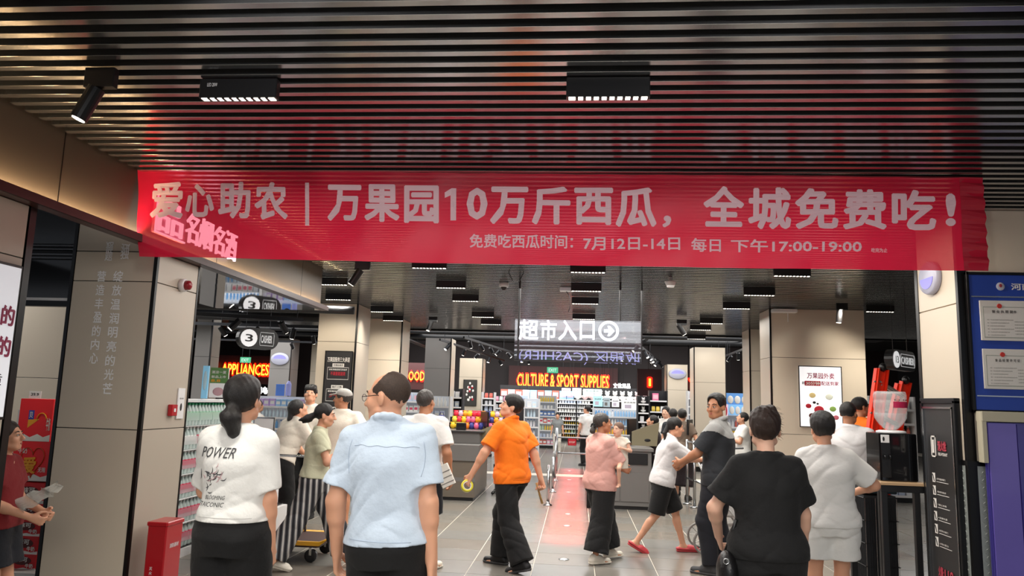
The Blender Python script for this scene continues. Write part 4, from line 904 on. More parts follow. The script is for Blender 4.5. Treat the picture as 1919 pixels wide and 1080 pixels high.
# ------------------------------------------------------------------ right side: notice board, licences, purple cabinet
r = thing('fire_notice_board', (RX - .03, 5.84, .05), 'tall black fire safety board with pictograms on the right corner pier', 'board')
ZB = 1.645; G().bev(0, 0, 0, .025, .52, ZB, .004).ob('board', NBK, r)
for a in ((-.012, -.02, 0, .03, .012, ZB), (-.012, .51, 0, .03, .54, ZB), (-.012, -.02, ZB - .02, .03, .54, ZB + .02)): G().bev(*a, .004).ob('frame', DSTEEL, r)
for a in ((-.014, .02, 0, -.001, .035, ZB - .05), (-.014, .49, 0, -.001, .505, ZB - .05), (-.014, .02, ZB - .06, -.001, .505, ZB - .045)): box('inner_rim', *a, STEEL, r)
def TX(body, y0, z, w_, h_, m, bold=.02, name='lettering'): return sign_text(name, body, (-.003, y0, z), (0, -1, 0), (0, 0, 1), w_, h_, m, r, bold)
FRED = mat('fire_red_print', 'c8485a', .5)
TX('消火栓', .285, 1.27, .135, .075, FRED, .05); TX('FIRE HYDRANT', .285, 1.235, .145, .022, WPR, .02)
g = G(); [g.box(-.004, a, b, -.001, c, d) for a, b, c, d in ((.32, 1.22, .33, 1.38), (.385, 1.22, .395, 1.38), (.32, 1.22, .395, 1.23), (.32, 1.37, .395, 1.38))]; g.ob('hydrant_icon', WPR, r); G().bev(-.004, .35, 1.25, -.001, .372, 1.35, .004).ob('hydrant_icon', WPR, r)
for k in range(6):
    z = 1.03 - .095 * k; G().bev(-.004, .355, z, -.001, .40, z + .07, .002).ob('pictogram', WPR, r); G().tube([(-.005, .365, z + .01), (-.005, .38, z + .045), (-.005, .39, z + .06)], .004, 5).ob('figure', NBK, r)
    TX(('1.打开或击碎箱门', '2.取出并展开消防水带', '3.接上水枪', '4.连接水源', '5.打开水阀门', '6.对准火源灭火')[k], .335, z + .022, .14, .014, WPR, .01); box('rule', -.004, .15, z + .006, -.001, .335, z + .009, WPR, r)
TX('火警:', .375, .34, .085, .075, FRED, .05); TX('119', .275, .335, .13, .075, FRED, .03)
G().bev(-.004, .375, .215, -.001, .40, .25, .004).ob('flame_icon', RPR, r); TX('灭火器放置点 各', .36, .205, .21, .042, WPR, .02); TX('EXTINGUISHERS PLACE', .38, .178, .27, .016, WPR)
for k in range(4): G().bev(-.004, .32 - .07 * k, .06, -.001, .38 - .07 * k, .16, .002).ob('pictogram', WPR, r); G().tube([(-.005, .335 - .07 * k, .07), (-.005, .35 - .07 * k, .12), (-.005, .362 - .07 * k, .145)], .006, 5).ob('figure', NBK, r)
TX('火灾逃生要记牢', .38, .02, .27, .025, WPR)
# round lilac lamp sign on the pier
OV = mat('lilac_glow_sign', '8f8fd8', .5, emit='5a4cf0', es=.45)
def oval_sign(loc, label, sx, sz, face_x=False):
    r = thing('oval_sign', loc, label, 'sign'); T = Matrix.Rotation(PI / 2, 4, 'X') if not face_x else Matrix.Rotation(-PI / 2, 4, 'Y') @ Matrix.Rotation(PI / 2, 4, 'Z')
    T = T @ Matrix.Diagonal((sx, sz, 1, 1)); G().lathe([(1, 0), (1.0, .03), (.94, .045), (.0, .047)], 28, T=T, capt=False).ob('disc', mat('pale_sign_face', 'b4b6c6', .4, emit='b8b8e8', es=.04), r, True)
    v = [(0, .05)] + [(.72 * math.cos(t), .72 * math.sin(t) * .9) for t in np.linspace(0, PI, 13)]
    g = G(); g.add([(a, b + .02, .049) for a, b in v], [tuple(range(1, 14))], T=T); g.ob('fan_shape', OV, r); return r
oval_sign((RX - .005, 6.13, 2.65), 'round white sign with a lilac fan shape on the right corner pier', .15, .13, True)
oval_sign((-9.62, 23.97, 2.72), 'lilac oval sign on the grey pillar at left', .30, .20); oval_sign((3.23, 24.97, 2.62), 'lilac oval sign on the beige pillar right of the aisle', .28, .17)
# licence board
BLU = mat('royal_blue_board', '1f3f9c', .35); r = thing('licence_board', (2.862, 5.72, 1.645), 'blue framed licence board with framed certificates on the right wall', 'board')
G().bev(-.03, -.005, -.01, 1.3, .03, .965, .004).ob('board', BLU, r); G().bev(-.05, -.012, -.03, 1.35, .02, -.01, .003).ob('edge', TRIM, r); G().bev(-.05, -.012, .965, 1.35, .02, .985, .003).ob('edge', TRIM, r); G().bev(-.05, -.012, -.03, -.03, .02, .985, .003).ob('edge', TRIM, r)
for z in (.80, .085): box('silver_line', -.02, -.009, z, 1.3, -.004, z + .008, STEEL, r)
T_(r, '河南省营业执照', .26, .855, .5, .05, WPR, y=-.007); G().lathe([(.026, 0), (.03, .004), (.02, .008)], 16, T=Matrix.Translation((.185, -.006, .88)) @ Matrix.Rotation(PI / 2, 4, 'X')).ob('police_badge', mat('badge_grey', 'b9bcc9', .4), r); G().ball((.185, -.015, .885), (.011, .003, .013), mat('badge_red', '9c3038', .4)).ob('badge_core', None, r)
CERT = mat('certificate_paper', 'd9d6cf', .5, noise=.03, nscale=12); INK = mat('grey_ink', '6e6a66', .6)
for k, (z0, z1, title) in enumerate(((.485, .775, '营 业 执 照 副本'), (.14, .425, '食 品 经 营 许 可 证'))):
    f = G().bev(.03, -.016, z0, .48, -.005, z1, .004).ob('certificate', CERT, r); G().bev(.05, -.018, z0 + .02, .46, -.016, z1 - .045, .002).ob('border', mat('green_border', '9fa39a', .5), f); G().box(.056, -.0185, z0 + .026, .454, -.018, z1 - .051).ob('paper', CERT, f)
    G().lathe([(.018, 0), (.016, .004)], 14, T=Matrix.Translation((.165, -.018, z1 - .04)) @ Matrix.Rotation(PI / 2, 4, 'X')).ob('red_emblem', mat('emblem_red', 'c0342c', .5), f)
    sign_text('lettering', title, (.11, -.0195, z1 - .092), (1, 0, 0), (0, 0, 1), .17, .022, INK, f, .03)
    for q in range(6): sign_text('lettering', '统一社会信用代码名称类型住所', (.075, -.0195, z0 + .035 + .022 * q), (1, 0, 0), (0, 0, 1), .12 + .03 * (q % 3), .008, INK, f, 0)
    for q in range(5): sign_text('lettering', '注册资本成立日期', (.26, -.0195, z0 + .045 + .022 * q), (1, 0, 0), (0, 0, 1), .10, .008, INK, f, 0)
for k, (z0, z1) in enumerate(((.485, .775), (.14, .425))):
    f = G().bev(.52, -.016, z0, .97, -.005, z1, .004).ob('certificate', CERT, r); G().lathe([(.018, 0), (.016, .004)], 14, T=Matrix.Translation((.745, -.018, z1 - .04)) @ Matrix.Rotation(PI / 2, 4, 'X')).ob('red_emblem', mat('emblem_red', 'c0342c', .5), f)
# purple cabinet
r = thing('purple_cabinet', (2.99, 5.22, 0), 'dark purple glossy cabinet in a cream frame under the blue board', 'cabinet')
PUR = mat('purple_gloss', '6a5cb4', .2, coat=.5, noise=.1, nscale=2); PUR2 = mat('deep_purple_gloss', '3d3488', .2, coat=.5)
r.location = (2.86, 5.66, 0)
G().bev(0, 0, 0, 1.3, .04, 1.55, .004).ob('body', PUR2, r); G().bev(.01, -.01, 0, .20, 0, 1.545, .003).ob('door', PUR, r); G().bev(.205, -.01, 0, .29, 0, 1.54, .003).ob('door', PUR2, r); G().bev(.295, -.01, 0, 1.1, 0, 1.54, .003).ob('door', PUR2, r)
CRM = mat('cream_frame', 'b9b39c', .4); G().bev(-.035, -.025, 1.555, 1.35, .06, 1.625, .006).ob('head', CRM, r); G().bev(-.035, -.02, 1.27, .0, .05, 1.56, .004).ob('jamb', CRM, r)

# table with dispenser
WOOD = mat('pale_wood', 'c2a27c', .4, noise=.12, nscale=6, stretch=(1, 8, 8)); tz = 1.05
r = thing('bar_table', (2.42, 5.30, 0), 'tall wooden-topped table on black legs at the right', 'table')
# footprint solved from the photographed corners
tA = at(1612, 893, tz, 2); tB = at(1650, 904, tz, 2); tC = at(1731, 905, tz, 2); tD = at(1621, 885, tz, 2)
SCL = 1.0
tx0, ty0, tx1, ty1 = tB.x - .0, tB.y, tC.x + .02, tD.y - .2
if ty1 > 6.95: pass
r.location = (0, 0, 0)
G().bev(tx0, ty0, tz - .022, tx1, ty1, tz, .004).ob('top', WOOD, r); G().bev(tx0 + .01, ty0 + .01, tz - .075, tx1 - .01, ty1 - .01, tz - .022, .003).ob('apron', BPL, r)
for (x, y_) in ((tx0 + .012, ty0 + .012), (tx0 + .012, ty1 - .06), (tx1 - .13, ty0 + .012), (tx1 - .13, ty1 - .06)): G().bev(x, y_, 0, x + .045, y_ + .045, tz - .07, .003).ob('leg', BPL, r)
dx, dy = tB.x + .03, ty0 + .10
a = at(1648, 812, dy); b = at(1722, 884, dy)
r = thing('water_dispenser', (a.x, dy, tz), 'black tabletop water dispenser with a large bottle upside down', 'dispenser'); W_ = b.x - a.x; Hd = a.z - tz
G().bev(0, 0, 0, W_, .30, Hd, .012).ob('body', mat('gloss_black', '0b0b0d', .12, coat=.4), r); G().bev(.01, -.004, .03, W_ * .28, 0, Hd - .06, .004).ob('tap_panel', BPL, r)
G().bev(.01, -.006, Hd - .075, W_ * .26, 0, Hd - .012, .002).ob('label', WPL, r); G().ball((.03, -.008, Hd - .045), (.008, .002, .018)).ob('symbol', BPL, r)
for x in (.03, .07): G().tube([(x, -.004, Hd * .55), (x, -.03, Hd * .52), (x, -.03, Hd * .46)], .008, 8).ob('tap', DSTEEL, r, True)
G().lathe([(.11, 0), (.11, .02), (.09, .028)], 20, c=(W_ * .5, .15)).ob('collar', WPL, r, True) if False else None
c_ = G().lathe([(.115, 0), (.115, .014), (.09, .022)], 20); o = c_.ob('collar', WPL, r, True); o.location = (W_ * .52, .15, Hd)
a2 = at(1655, 732, dy + .15); rb = (at(1712, 770, dy + .15).x - at(1652, 770, dy + .15).x) / 2; Hb = a2.z - tz - Hd
bt = thing('water_bottle', (r.location.x + W_ * .52, dy + .15, tz + Hd + .022), 'large clear water bottle with a crimson label upturned on the dispenser', 'bottle')
WAT = mat('clear_plastic', 'dfe3e4', .12, alpha=.30)
prof = [(.03, 0), (.05, .01), (rb * .72, .05), (rb * .95, .10), (rb, .15), (rb * .96, .165), (rb, .18), (rb, .24), (rb * .95, .25), (rb, .26), (rb, Hb - .06), (rb * .92, Hb - .03), (rb * .75, Hb - .03), (rb * .7, Hb - .045)]
G().lathe(prof, 28).ob('bottle', WAT, bt, True); G().lathe([(.025, .004), (rb * .68, .052), (rb * .93, .10), (rb * .97, .14)], 24).ob('water', mat('water', 'dfe8ea', .05, alpha=.22), bt, True)
vs_ = [((rb + .002) * math.cos(t), (rb + .002) * math.sin(t), z) for z in (.185, .235) for t in np.linspace(-1.75, .1, 12)]
G().add(vs_, [(i, i + 1, i + 13, i + 12) for i in range(11)]).ob('label', mat('crimson_label', 'b41e50', .4), bt)
g = G(); text_fit(g, 'Q 16.8L', lambda u, v, w: Vector(((rb + .003) * math.cos(-1.7 + 1.6 * u), (rb + .003) * math.sin(-1.7 + 1.6 * u), .238 + .018 * v)), None, .01); g.ob('lettering', BPL, bt)
# wire crate stack beside the board
r = thing('wire_cage', (tx0 + .22, ty1 - .05 + .25, 0), 'black wire mesh cage standing between the table and the corner pier', 'cage')
cw = .3; G().bev(0, 0, .86, cw, .34, .98, .01).ob('top_bin', mat('dark_teal_plastic', '1d2a2e', .4), r)
for j in range(2):
    z0, z1 = (.02, .82) if j == 0 else (.02, .82)
    for k in range(16):
        if j == 0: G().tube([(.01 + k * (cw - .02) / 15, 0, z0), (.01 + k * (cw - .02) / 15, 0, z1)], .0022, 4).ob('wire', STEEL if k % 5 == 0 else DSTEEL, r)
        elif k < 14: G().tube([(0, .01 + k * .32 / 13, z0), (0, .01 + k * .32 / 13, z1)], .0022, 4).ob('wire', DSTEEL, r)
for z in (.02, .22, .42, .62, .82): G().tube([(0, 0, z), (cw, 0, z), (cw, .34, z), (0, .34, z)], .004, 5, closed=True).ob('ring', BPL, r)
box('lining', .01, .02, .02, cw - .01, .33, .84, mat('dark_lining', '24262a', .7), r)

# ladder
LAD = mat('red_orange_fibreglass', 'ff3d20', .4, emit=None); ALU = mat('pale_aluminium', 'd6cfc8', .35, .6)
YL = 8.9
l0 = at(1655, 692, YL); l1 = at(1613, 1022, YL); r0_ = at(1698, 716, YL + .25); r1_ = at(1637, 1030, YL + .55)
l1.z = .03; r1_.z = .03
lad = thing('step_ladder', (l1.x, l1.y, 0), 'red-orange folding step ladder leaning beside the man in orange', 'ladder'); lo_ = Vector(lad.location)
def rail(p, q, w_, d_, m):
    p, q = Vector(p) - lo_, Vector(q) - lo_; u = (q - p).normalized(); s_ = Vector((1, .2, 0)); s_ = (s_ - u * s_.dot(u)).normalized(); t_ = u.cross(s_)
    g = G(); vs = []
    prof_ = [(-w_, -d_), (w_, -d_), (w_, d_), (w_ * .8, d_), (w_ * .8, -d_ * .4), (-w_ * .8, -d_ * .4), (-w_ * .8, d_), (-w_, d_)]
    for c in (p, q): vs += [c + s_ * a + t_ * b for a, b in prof_]
    g.add(vs, [(i, (i + 1) % 8, 8 + (i + 1) % 8, 8 + i) for i in range(8)] + [(0, 1, 4, 5), (8, 9, 12, 13)]); return g
mid = lambda a, b, t: a.lerp(b, t)
off = Vector((-.085, .05, 0))
rail(l0, l1, .062, .03, LAD).ob('stile', LAD, lad); rail(l0 + off * .3, l1 + off * .6, .055, .03, LAD).ob('stile', LAD, lad); rail(r0_, r1_, .06, .03, LAD).ob('stile', LAD, lad); rail(r0_ + Vector((-.06, .04, -.02)), r1_ + Vector((-.08, .05, 0)), .035, .03, LAD).ob('stile', LAD, lad)
for k, t in enumerate((.07, .24, .41, .58, .745, .91)):
    a, b = mid(l0, l1, t) - lo_, mid(r0_, r1_, t + .01) - lo_
    for dz in (0, -.03): G().tube([a + Vector((0, .02, dz)), b + Vector((0, -.01, dz))], .014, 6).ob('rung', ALU, lad, True)
    for e in (0, 1): c = a + Vector((-.03 - .055 * e, -.035, .0)); G().tube([c, c + Vector((0, -.012, 0))], .011, 8).ob('rivet', STEEL, lad)
for p in (l0, r0_): c = p - lo_; G().ball((c.x, c.y, c.z + .02), (.04, .05, .05), None).ob('top_cap', BPL, lad, True)
for p in (l1, r1_): c = p - lo_; G().bev(c.x - .11, c.y - .04, -.0, c.x + .05, c.y + .06, .07, .01).ob('foot', DSTEEL, lad)

# ------------------------------------------------------------------ hanging signs
r = thing('entrance_sign', (-.86, 9.4, 0), 'glass hanging sign with glowing white market entrance lettering and an arrow', 'sign'); YS = 9.4
LW = glow('white_led', 'eef0ff', 2.4)
def zx(px, py): p = at(px, py, YS); return p.x + .86, p.z
x0, zt = zx(966, 598); x1, zb_ = zx(1203, 680)
zt2 = 3.1
GL = mat('smoky_glass', 'aab4c4', .03, trans=.9, alpha=.35)
G().box(x0, 0, zb_, x1, .012, zt).ob('glass_panel', GL, r)
for px in (974, 1163): a, _ = zx(px, 560); G().bev(a - .012, -.01, zb_ if px < 1000 else zt, a + .012, .03, 3.1, .003).ob('suspension_post', BPL, r)
a, _ = zx(1203, 650); G().bev(a - .008, -.01, zb_, a + .008, .03, 3.1, .003).ob('suspension_post', BPL, r)
xa, _ = zx(1205, 650); box('bottom_rail', x0, -.01, zb_ - .012, x1, .03, zb_ + .006, BPL, r); box('middle_rail', x0, -.005, zx(1000, 652)[1] - .004, x1, .02, zx(1000, 652)[1] + .004, BPL, r)
for ch, p0, p1 in (('超', 973, 1010), ('市', 1013, 1044), ('入', 1047, 1082), ('口', 1087, 1115)):
    q0 = zx(p0, 637 + (p0 - 973) * .012); q1 = zx(p1, 600 + (p0 - 973) * .02); g = G()
    if ch == '口': q0 = (q0[0], q0[1] + .01)
    text_fit(g, ch, lambda u, v, w: Vector((q0[0] + (q1[0] - q0[0]) * u, -.02 - w * .1, q0[1] + (q1[1] - q0[1]) * v)), None, .018, .12, res=2); g.ob('character', LW, r)
cx, cz = zx(1141, 621); R_ = (zx(1160, 621)[0] - zx(1122, 621)[0]) / 2
g = G(); g.tube([(cx + R_ * .88 * math.cos(t), -.03, cz + R_ * .88 * math.sin(t)) for t in np.linspace(0, 2 * PI, 33)[:-1]], .016, 8, closed=True); g.ob('ring', LW, r, True)
g = G(); ar = [(-.45, -.16), (.0, -.16), (-.12, -.5), (.12, -.5), (.58, 0), (.12, .5), (-.12, .5), (.0, .16), (-.45, .16)]; g.add([(cx + R_ * a, -.035, cz + R_ * b) for a, b in ar] + [(cx + R_ * a, -.02, cz + R_ * b) for a, b in ar], [tuple(range(9)), tuple(range(17, 8, -1))] + [(i, (i + 1) % 9, 9 + (i + 1) % 9, 9 + i) for i in range(9)]); g.ob('arrow', LW, r)
LV = mat('lilac_tube_edge', 'bdbde8', .4, emit='a9a6ff', es=.35)
q0 = zx(972, 679); q1 = zx(1200, 658); g = G(); text_fit(g, '收银区 (CASHIER)', lambda u, v, w: Vector((q1[0] + (q0[0] - q1[0]) * u, .04, q0[1] + (q1[1] - q0[1]) * v - .02 * (1 - u))), None, .0, 0, res=2); g.ob('back_lettering', LV, r)
def cashier(x0, y0, x1, y1, num, label, Y, rz=0, L=None):
    a = at(x0, y1, Y); b = at(x1, y0, Y); w_ = b.x - a.x; h_ = b.z - a.z; r = thing('cashier_sign', (a.x, Y, a.z), label, 'sign', rz); ww = L or w_
    r_ = h_ / 2
    pts = [(r_ + r_ * math.cos(t), r_ + r_ * math.sin(t)) for t in np.linspace(PI / 2, 3 * PI / 2, 13)] + [(ww - r_ + r_ * math.cos(t), r_ + r_ * math.sin(t)) for t in np.linspace(-PI / 2, PI / 2, 13)]
    n = len(pts); g = G(); g.add([(u, 0, v) for u, v in pts] + [(u, .1, v) for u, v in pts], [tuple(range(n)), tuple(range(2 * n - 1, n - 1, -1))] + [(i, n + i, n + (i + 1) % n, (i + 1) % n) for i in range(n)]); g.ob('housing', BPL, r)
    G().lathe([(r_ * .82, 0), (r_ * .82, .008)], 20, T=Matrix.Translation((r_, 0, r_)) @ Matrix.Rotation(PI / 2, 4, 'X')).ob('number_disc', mat('disc_light', 'e9e9e9', .4, emit='ffffff', es=.5), r)
    sign_text('number', num, (r_ * .62, -.01, r_ * .65), (1, 0, 0), (0, 0, 1), r_ * .75, r_ * .7, BPL, r, .02)
    sign_text('lettering', 'CASHIER', (r_ * 2.2, -.004, r_ * .62), (1, 0, 0), (0, 0, 1), ww - r_ * 2.9, r_ * .75, mat('silver_letter', 'c8c8c8', .4, emit='ffffff', es=.25), r, .03)
    g = G(); g.tube([(r_ * 2.1 + (ww - r_ * 2.6) * (.5 + .5 * a_), -.004, r_ + b_ * r_ * .62) for a_, b_ in ((-1, -.6), (-.95, -1), (.95, -1), (1, -.6), (1, .6), (.95, 1), (-.95, 1), (-1, .6))], .004, 4, closed=True); g.ob('outline', mat('silver_letter', 'c8c8c8', .4), r)
    for q in (.2, .8): G().tube([(ww * q, .05, h_), (ww * q, .05, 3.24 - a.z)], .004, 5).ob('hanger', DSTEEL, r)
cashier(446, 613, 497, 652, '3', 'black hanging cashier sign left of the beige pillars', 10.2, rz=.85, L=.60)
cashier(1674, 655, 1740, 692, '13', 'black hanging cashier sign numbered 13 behind the red ladder', 9.6, rz=.85, L=.80)
# neon department signs
RHALO = glow('red_halo_glow', 'ff1602', 2.6); NYEL = glow('amber_neon', 'ffb030', 3.2); DRW = mat('dark_red_board', '3a0d0e', .6)
def neon(name, body, x0, y0, x1, y1, Y, label, pad=(60, 12)):
    a = at(x0, y1, Y); b = at(x1, y0, Y); r = thing('neon_sign', (a.x, Y, a.z), label, 'sign'); w_, h_ = b.x - a.x, b.z - a.z
    g = G(); text_fit(g, body, lambda u, v, w: Vector((w_ * u, -.06 - w * .06, h_ * v)), None, .005, .05, res=2); g.ob('letters', NYEL, r)
    g = G(); text_fit(g, body, lambda u, v, w: Vector((-.06 + (w_ + .12) * u, -.01 - w * .06, -.06 + (h_ + .12) * v)), None, .075, .05, res=1); g.ob('letter_halo', RHALO, r)  # enlarged glowing red letters stand in for the halo around the text
    box('backing', -.4, .06, -.35, w_ + .4, .12, h_ + .35, DRW, r)
    for q in (0, 1): G().tube([(w_ * q, .13, h_), (w_ * q, .13, 4.2 - a.z)], .012, 5).ob('hanger', DSTEEL, r)
    return r, w_, h_
r, w_, h_ = neon('n', 'CULTURE & SPORT SUPPLIES', 970, 705, 1141, 725, 33.6, 'red and amber neon sign of the culture and sport department on the back wall')
T_(r, '文体用品', w_ + .2, .02, .75, .26, glow('white_sign_letters', 'ffffff', 3), .04, y=-.03)
neon('n', 'ALL APPLIANCES', 386, 684, 506, 701, 30, 'red and amber neon appliances sign behind the hair bun at left'); r, w_, h_ = neon('n', 'GOOD', 757, 697, 797, 713, 30, 'neon sign reading GOOD beside the head of the man in blue')
r, w_, h_ = neon('n', 'Y', 1292, 712, 1303, 725, 27, 'neon letter Y right of the oval-signed pillar'); r, w_, h_ = neon('n', 'I', 1216, 710, 1220, 724, 28, 'narrow neon letter at the edge of the pink shelves')
T_(bpy.data.objects['neon_sign.001'], '家用电器', 2.0, -.75, .9, .3, glow('white_sign_letters', 'ffffff', 3), .04, y=-.03)
# emergency exit signs
def exit_sign(px, py, Y, label):
    p = at(px, py, Y); r = thing('exit_sign', p, label, 'exit sign'); s = Y / 20
    G().bev(-.145 * s, 0, -.075 * s, .145 * s, .04, .075 * s, .005).ob('box', mat('exit_green', '3a9a70', .5, emit='55c79a', es=.25), r); T_(r, 'EXIT', -.10 * s, -.04 * s, .2 * s, .08 * s, glow('exit_white', 'dffff0', .8))
    for x in (-.1, .1): G().tube([(x, .02, .07), (x, .02, 4.2 - p.z)], .006, 5).ob('hanger', DSTEEL, r)
exit_sign(1036, 694, 24, 'green exit sign hanging over the aisle'); exit_sign(460, 675, 20, 'green exit sign hanging above the appliances sign')
# framed picture on pillar C2
r, w_, h_ = panel_px('framed_picture', 'dark framed picture of pale flowers on the beige pillar', 'picture', 868, 713, 894, 760, 23.96, mat('dark_canvas', '34322e', .5), frame=TRIM)
rr = random.Random(2)
for k in range(16): t = rr.random(); G().ball((w_ * (.25 + .4 * t + rr.uniform(-.1, .1)), -.005, h_ * (.2 + .7 * rr.random())), (.03, .006, .04), WPR if k % 4 else RPR).ob('petal', None, r, True)

# ------------------------------------------------------------------ checkouts
CT = mat('grey_laminate', '6e6c6a', .4, noise=.04); CT2 = mat('grey_wood_laminate', '6a6156', .45, noise=.12, nscale=5, stretch=(1, 1, 10)); KBR = mat('kraft_plastic', '8a8268', .6)
r = thing('checkout_counter', (-2.42, 12.33, 0), 'grey checkout counter with wood-look panels left of the man in orange', 'counter')
G().bev(-.2, 0, .05, .82, 1.7, .62, .01).ob('cabinet', CT2, r); G().bev(-.25, -.03, .62, .88, 1.75, .88, .012).ob('upper_fascia', CT, r); G().bev(-.2, .3, .88, .84, 1.7, 1.06, .01).ob('belt_housing', CT, r); G().bev(-.25, .25, 1.06, .9, 1.72, 1.09, .01).ob('worktop', mat('dark_worktop', '3b3a3a', .35), r)
box('plinth', -.18, .02, 0, .8, 1.68, .05, BPL, r); box('groove', -.205, -.004, .30, .825, .005, .36, CT, r)
r = thing('checkout_counter', (.23, 12.1, 0), 'grey checkout counter behind the woman carrying the baby', 'counter')
G().bev(0, 0, .05, .94, 1.8, .88, .012).ob('cabinet', CT, r); G().bev(-.03, -.03, .88, .97, 1.84, .93, .01).ob('worktop', CT, r); G().bev(.30, -.02, .68, .88, .01, .85, .005).ob('recess', BPL, r)
for a in ((.05, -.012, .12, .45, .0, .55), (.47, -.012, .12, .9, 0, .55)): G().bev(*a, .004).ob('door', CT, r)
G().bev(.35, -.02, .57, .48, 0, .62, .003).ob('handle', BPL, r); G().bev(.56, -.02, .57, .62, 0, .62, .003).ob('handle', STEEL, r); box('plinth', .02, .02, 0, .93, 1.78, .05, BPL, r); G().bev(-.05, -.01, 0, .0, 1.8, 1.0, .004).ob('side_post', TRIM, r)
def kraft(px, py, Y, label, s=1):
    p = at(px, py, Y); r = thing('till_shield', p, label, 'shield'); g = G(); pts = [(-.2, 0), (.2, 0), (.24, .38), (.0, .30), (-.2, .22)]
    g.add([(a * s, 0, b * s) for a, b in pts] + [(a * s, .03, b * s) for a, b in pts], [tuple(range(5)), tuple(range(9, 4, -1))] + [(i, 5 + i, 5 + (i + 1) % 5, (i + 1) % 5) for i in range(5)]); g.ob('shield', KBR, r); G().ball((.05 * s, -.002, .09 * s), (.05, .004, .025)).ob('hole', BPL, r)
kraft(922, 832, 12.9, 'olive-grey till shield with an oval hole on the left checkout'); kraft(1208, 836, 12.6, 'olive-grey till shield with an oval hole on the right checkout')
def monitor(px, py, Y, label, rz=0):
    p = at(px, py, Y); r = thing('till_monitor', p, label, 'monitor', rz); G().bev(-.18, 0, 0, .18, .03, .26, .006).ob('screen', BPL, r); G().bev(-.03, .01, -.12, .03, .04, .02, .004).ob('stand', BPL, r)
    G().bev(-.10, -.02, -.13, .10, .12, -.115, .004).ob('foot', BPL, r)
monitor(1186, 815, 12.9, 'black till monitor turned away on the right checkout', 1.1); monitor(907, 800, 13.3, 'black till monitor behind the sleeve of the orange polo', -1.1); monitor(1295, 815, 13.6, 'black till monitor behind the woman in the brown blouse', 1.2)
# chair-like things and small goods on the left counter
r = thing('office_chair', (-1.2, 13.4, 0), 'black office chair behind the left checkout', 'chair'); G().bev(-.2, -.2, .45, .2, .2, .52, .02).ob('seat', BPL, r); G().bev(-.18, -.22, .62, .18, -.17, .95, .02).ob('backrest', BPL, r); G().tube([(0, 0, .1), (0, 0, .45)], .025, 8).ob('column', STEEL, r)
for k in range(5): t = k * 2 * PI / 5; G().tube([(0, 0, .12), (.25 * math.cos(t), .25 * math.sin(t), .05)], .018, 6).ob('leg', BPL, r); G().ball((.25 * math.cos(t), .25 * math.sin(t), .028), .028, seg=8, rings=5).ob('castor', BPL, r)
box('back_stem', -.02, -.21, .48, .02, -.19, .65, STEEL, r)
def sweets(x, y, z, c, label, n=1): 
    r = thing('sweet_packet', (x, y, z), label, 'sweets', group='packets of sweets on the left checkout'); g = G(); g.ball((0, 0, .05), (.05, .03, .055), seg=8, rings=6); g.ob('bag', mat('wrapper_' + c, c, .25), r, True); G().box(-.045, -.004, .098, .045, .004, .115).ob('seal', mat('wrapper_' + c, c, .25), r)
rr = random.Random(21); SWN = {'f5a020': 'orange', 'e8324a': 'red', 'f8c830': 'yellow', 'f06a90': 'pink', 'ff8a20': 'deep orange', 'd8b4c8': 'mauve', 'e9d44a': 'lemon', '3a3f8c': 'navy'}; cs = ['f5a020', 'e8324a', 'f8c830', 'f06a90', 'ff8a20', 'd8b4c8', 'e9d44a', '3a3f8c']
for k in range(36):
    c = rr.choice(cs); xx = -2.15 + .055 * (k % 12) * 1.5; sweets(xx, 13.35 + .16 * (k // 12), 1.09 + .10 * (k // 12), c, f'{SWN[c]} packet of sweets, {["front", "middle", "back"][k // 12]} row on the left checkout')
r = thing('sweet_rack', (-2.25, 13.5, 1.09), 'stepped rack under the bright packets of sweets', 'rack'); box('step', 0, 0, 0, 1.15, .12, .095, BPL, r); box('step', 0, .12, 0, 1.15, .3, .195, BPL, r)
r = thing('navy_bag', (-2.28, 12.9, 1.09), 'crumpled navy bag on the left checkout', 'bag'); G().ball((0, 0, .12), (.10, .08, .12)).ob('bag', mat('navy_plastic', '2a2f6c', .3), r, True); G().tube([(-.03, 0, .22), (-.02, 0, .28), (.03, 0, .28), (.04, 0, .22)], .008, 5).ob('handle', mat('navy_plastic', '2a2f6c', .3), r, True)
r = thing('card_reader', (-2.0, 12.75, 1.09), 'small black card reader box on the left checkout', 'device'); G().bev(0, 0, 0, .16, .1, .12, .008).ob('box', BPL, r); G().bev(.02, -.003, .06, .14, .0, .11, .003).ob('screen', DSTEEL, r)
# chrome posts, rails and gates
def post(x, y, h, label, r_=.022, group=None):
    t = thing('chrome_post', (x, y, 0), label, 'post'); G().tube([(0, 0, .0), (0, 0, h)], r_, 10).ob('post', STEEL, t, True); G().lathe([(.07, 0), (.07, .012), (.03, .03), (.03, .06)], 16).ob('base', STEEL, t, True); return t
post(-.42, 12.2, .62, 'short chrome post right behind the trouser leg of the man in orange'); post(-.40, 14.0, .62, 'second short chrome post at the left edge of the red path'); post(-.42, 16, .9, 'third chrome post at the left of the red path')
t = thing('barrier_gate', (-.45, 18.2, 0), 'low chrome barrier gate with a red stop sign across the aisle', 'gate'); G().tube([(0, 0, .0), (0, 0, 1.0)], .03, 10).ob('post', STEEL, t, True)
G().tube([(.03, 0, .42), (1.02, 0, .42), (1.10, 0, .48), (1.10, 0, .72), (1.02, 0, .78), (.03, 0, .78)], .018, 8).ob('arm', STEEL, t, True); G().bev(.26, -.02, .60, .46, .0, .76, .02).ob('stop_sign', RPR, t); sign_text('lettering', 'STOP', (.29, -.023, .66), (1, 0, 0), (0, 0, 1), .14, .04, WPR, t, .02)
t = thing('turnstile', (1.35, 12.45, 0), 'chrome turnstile post with arms beside the right checkout', 'turnstile')
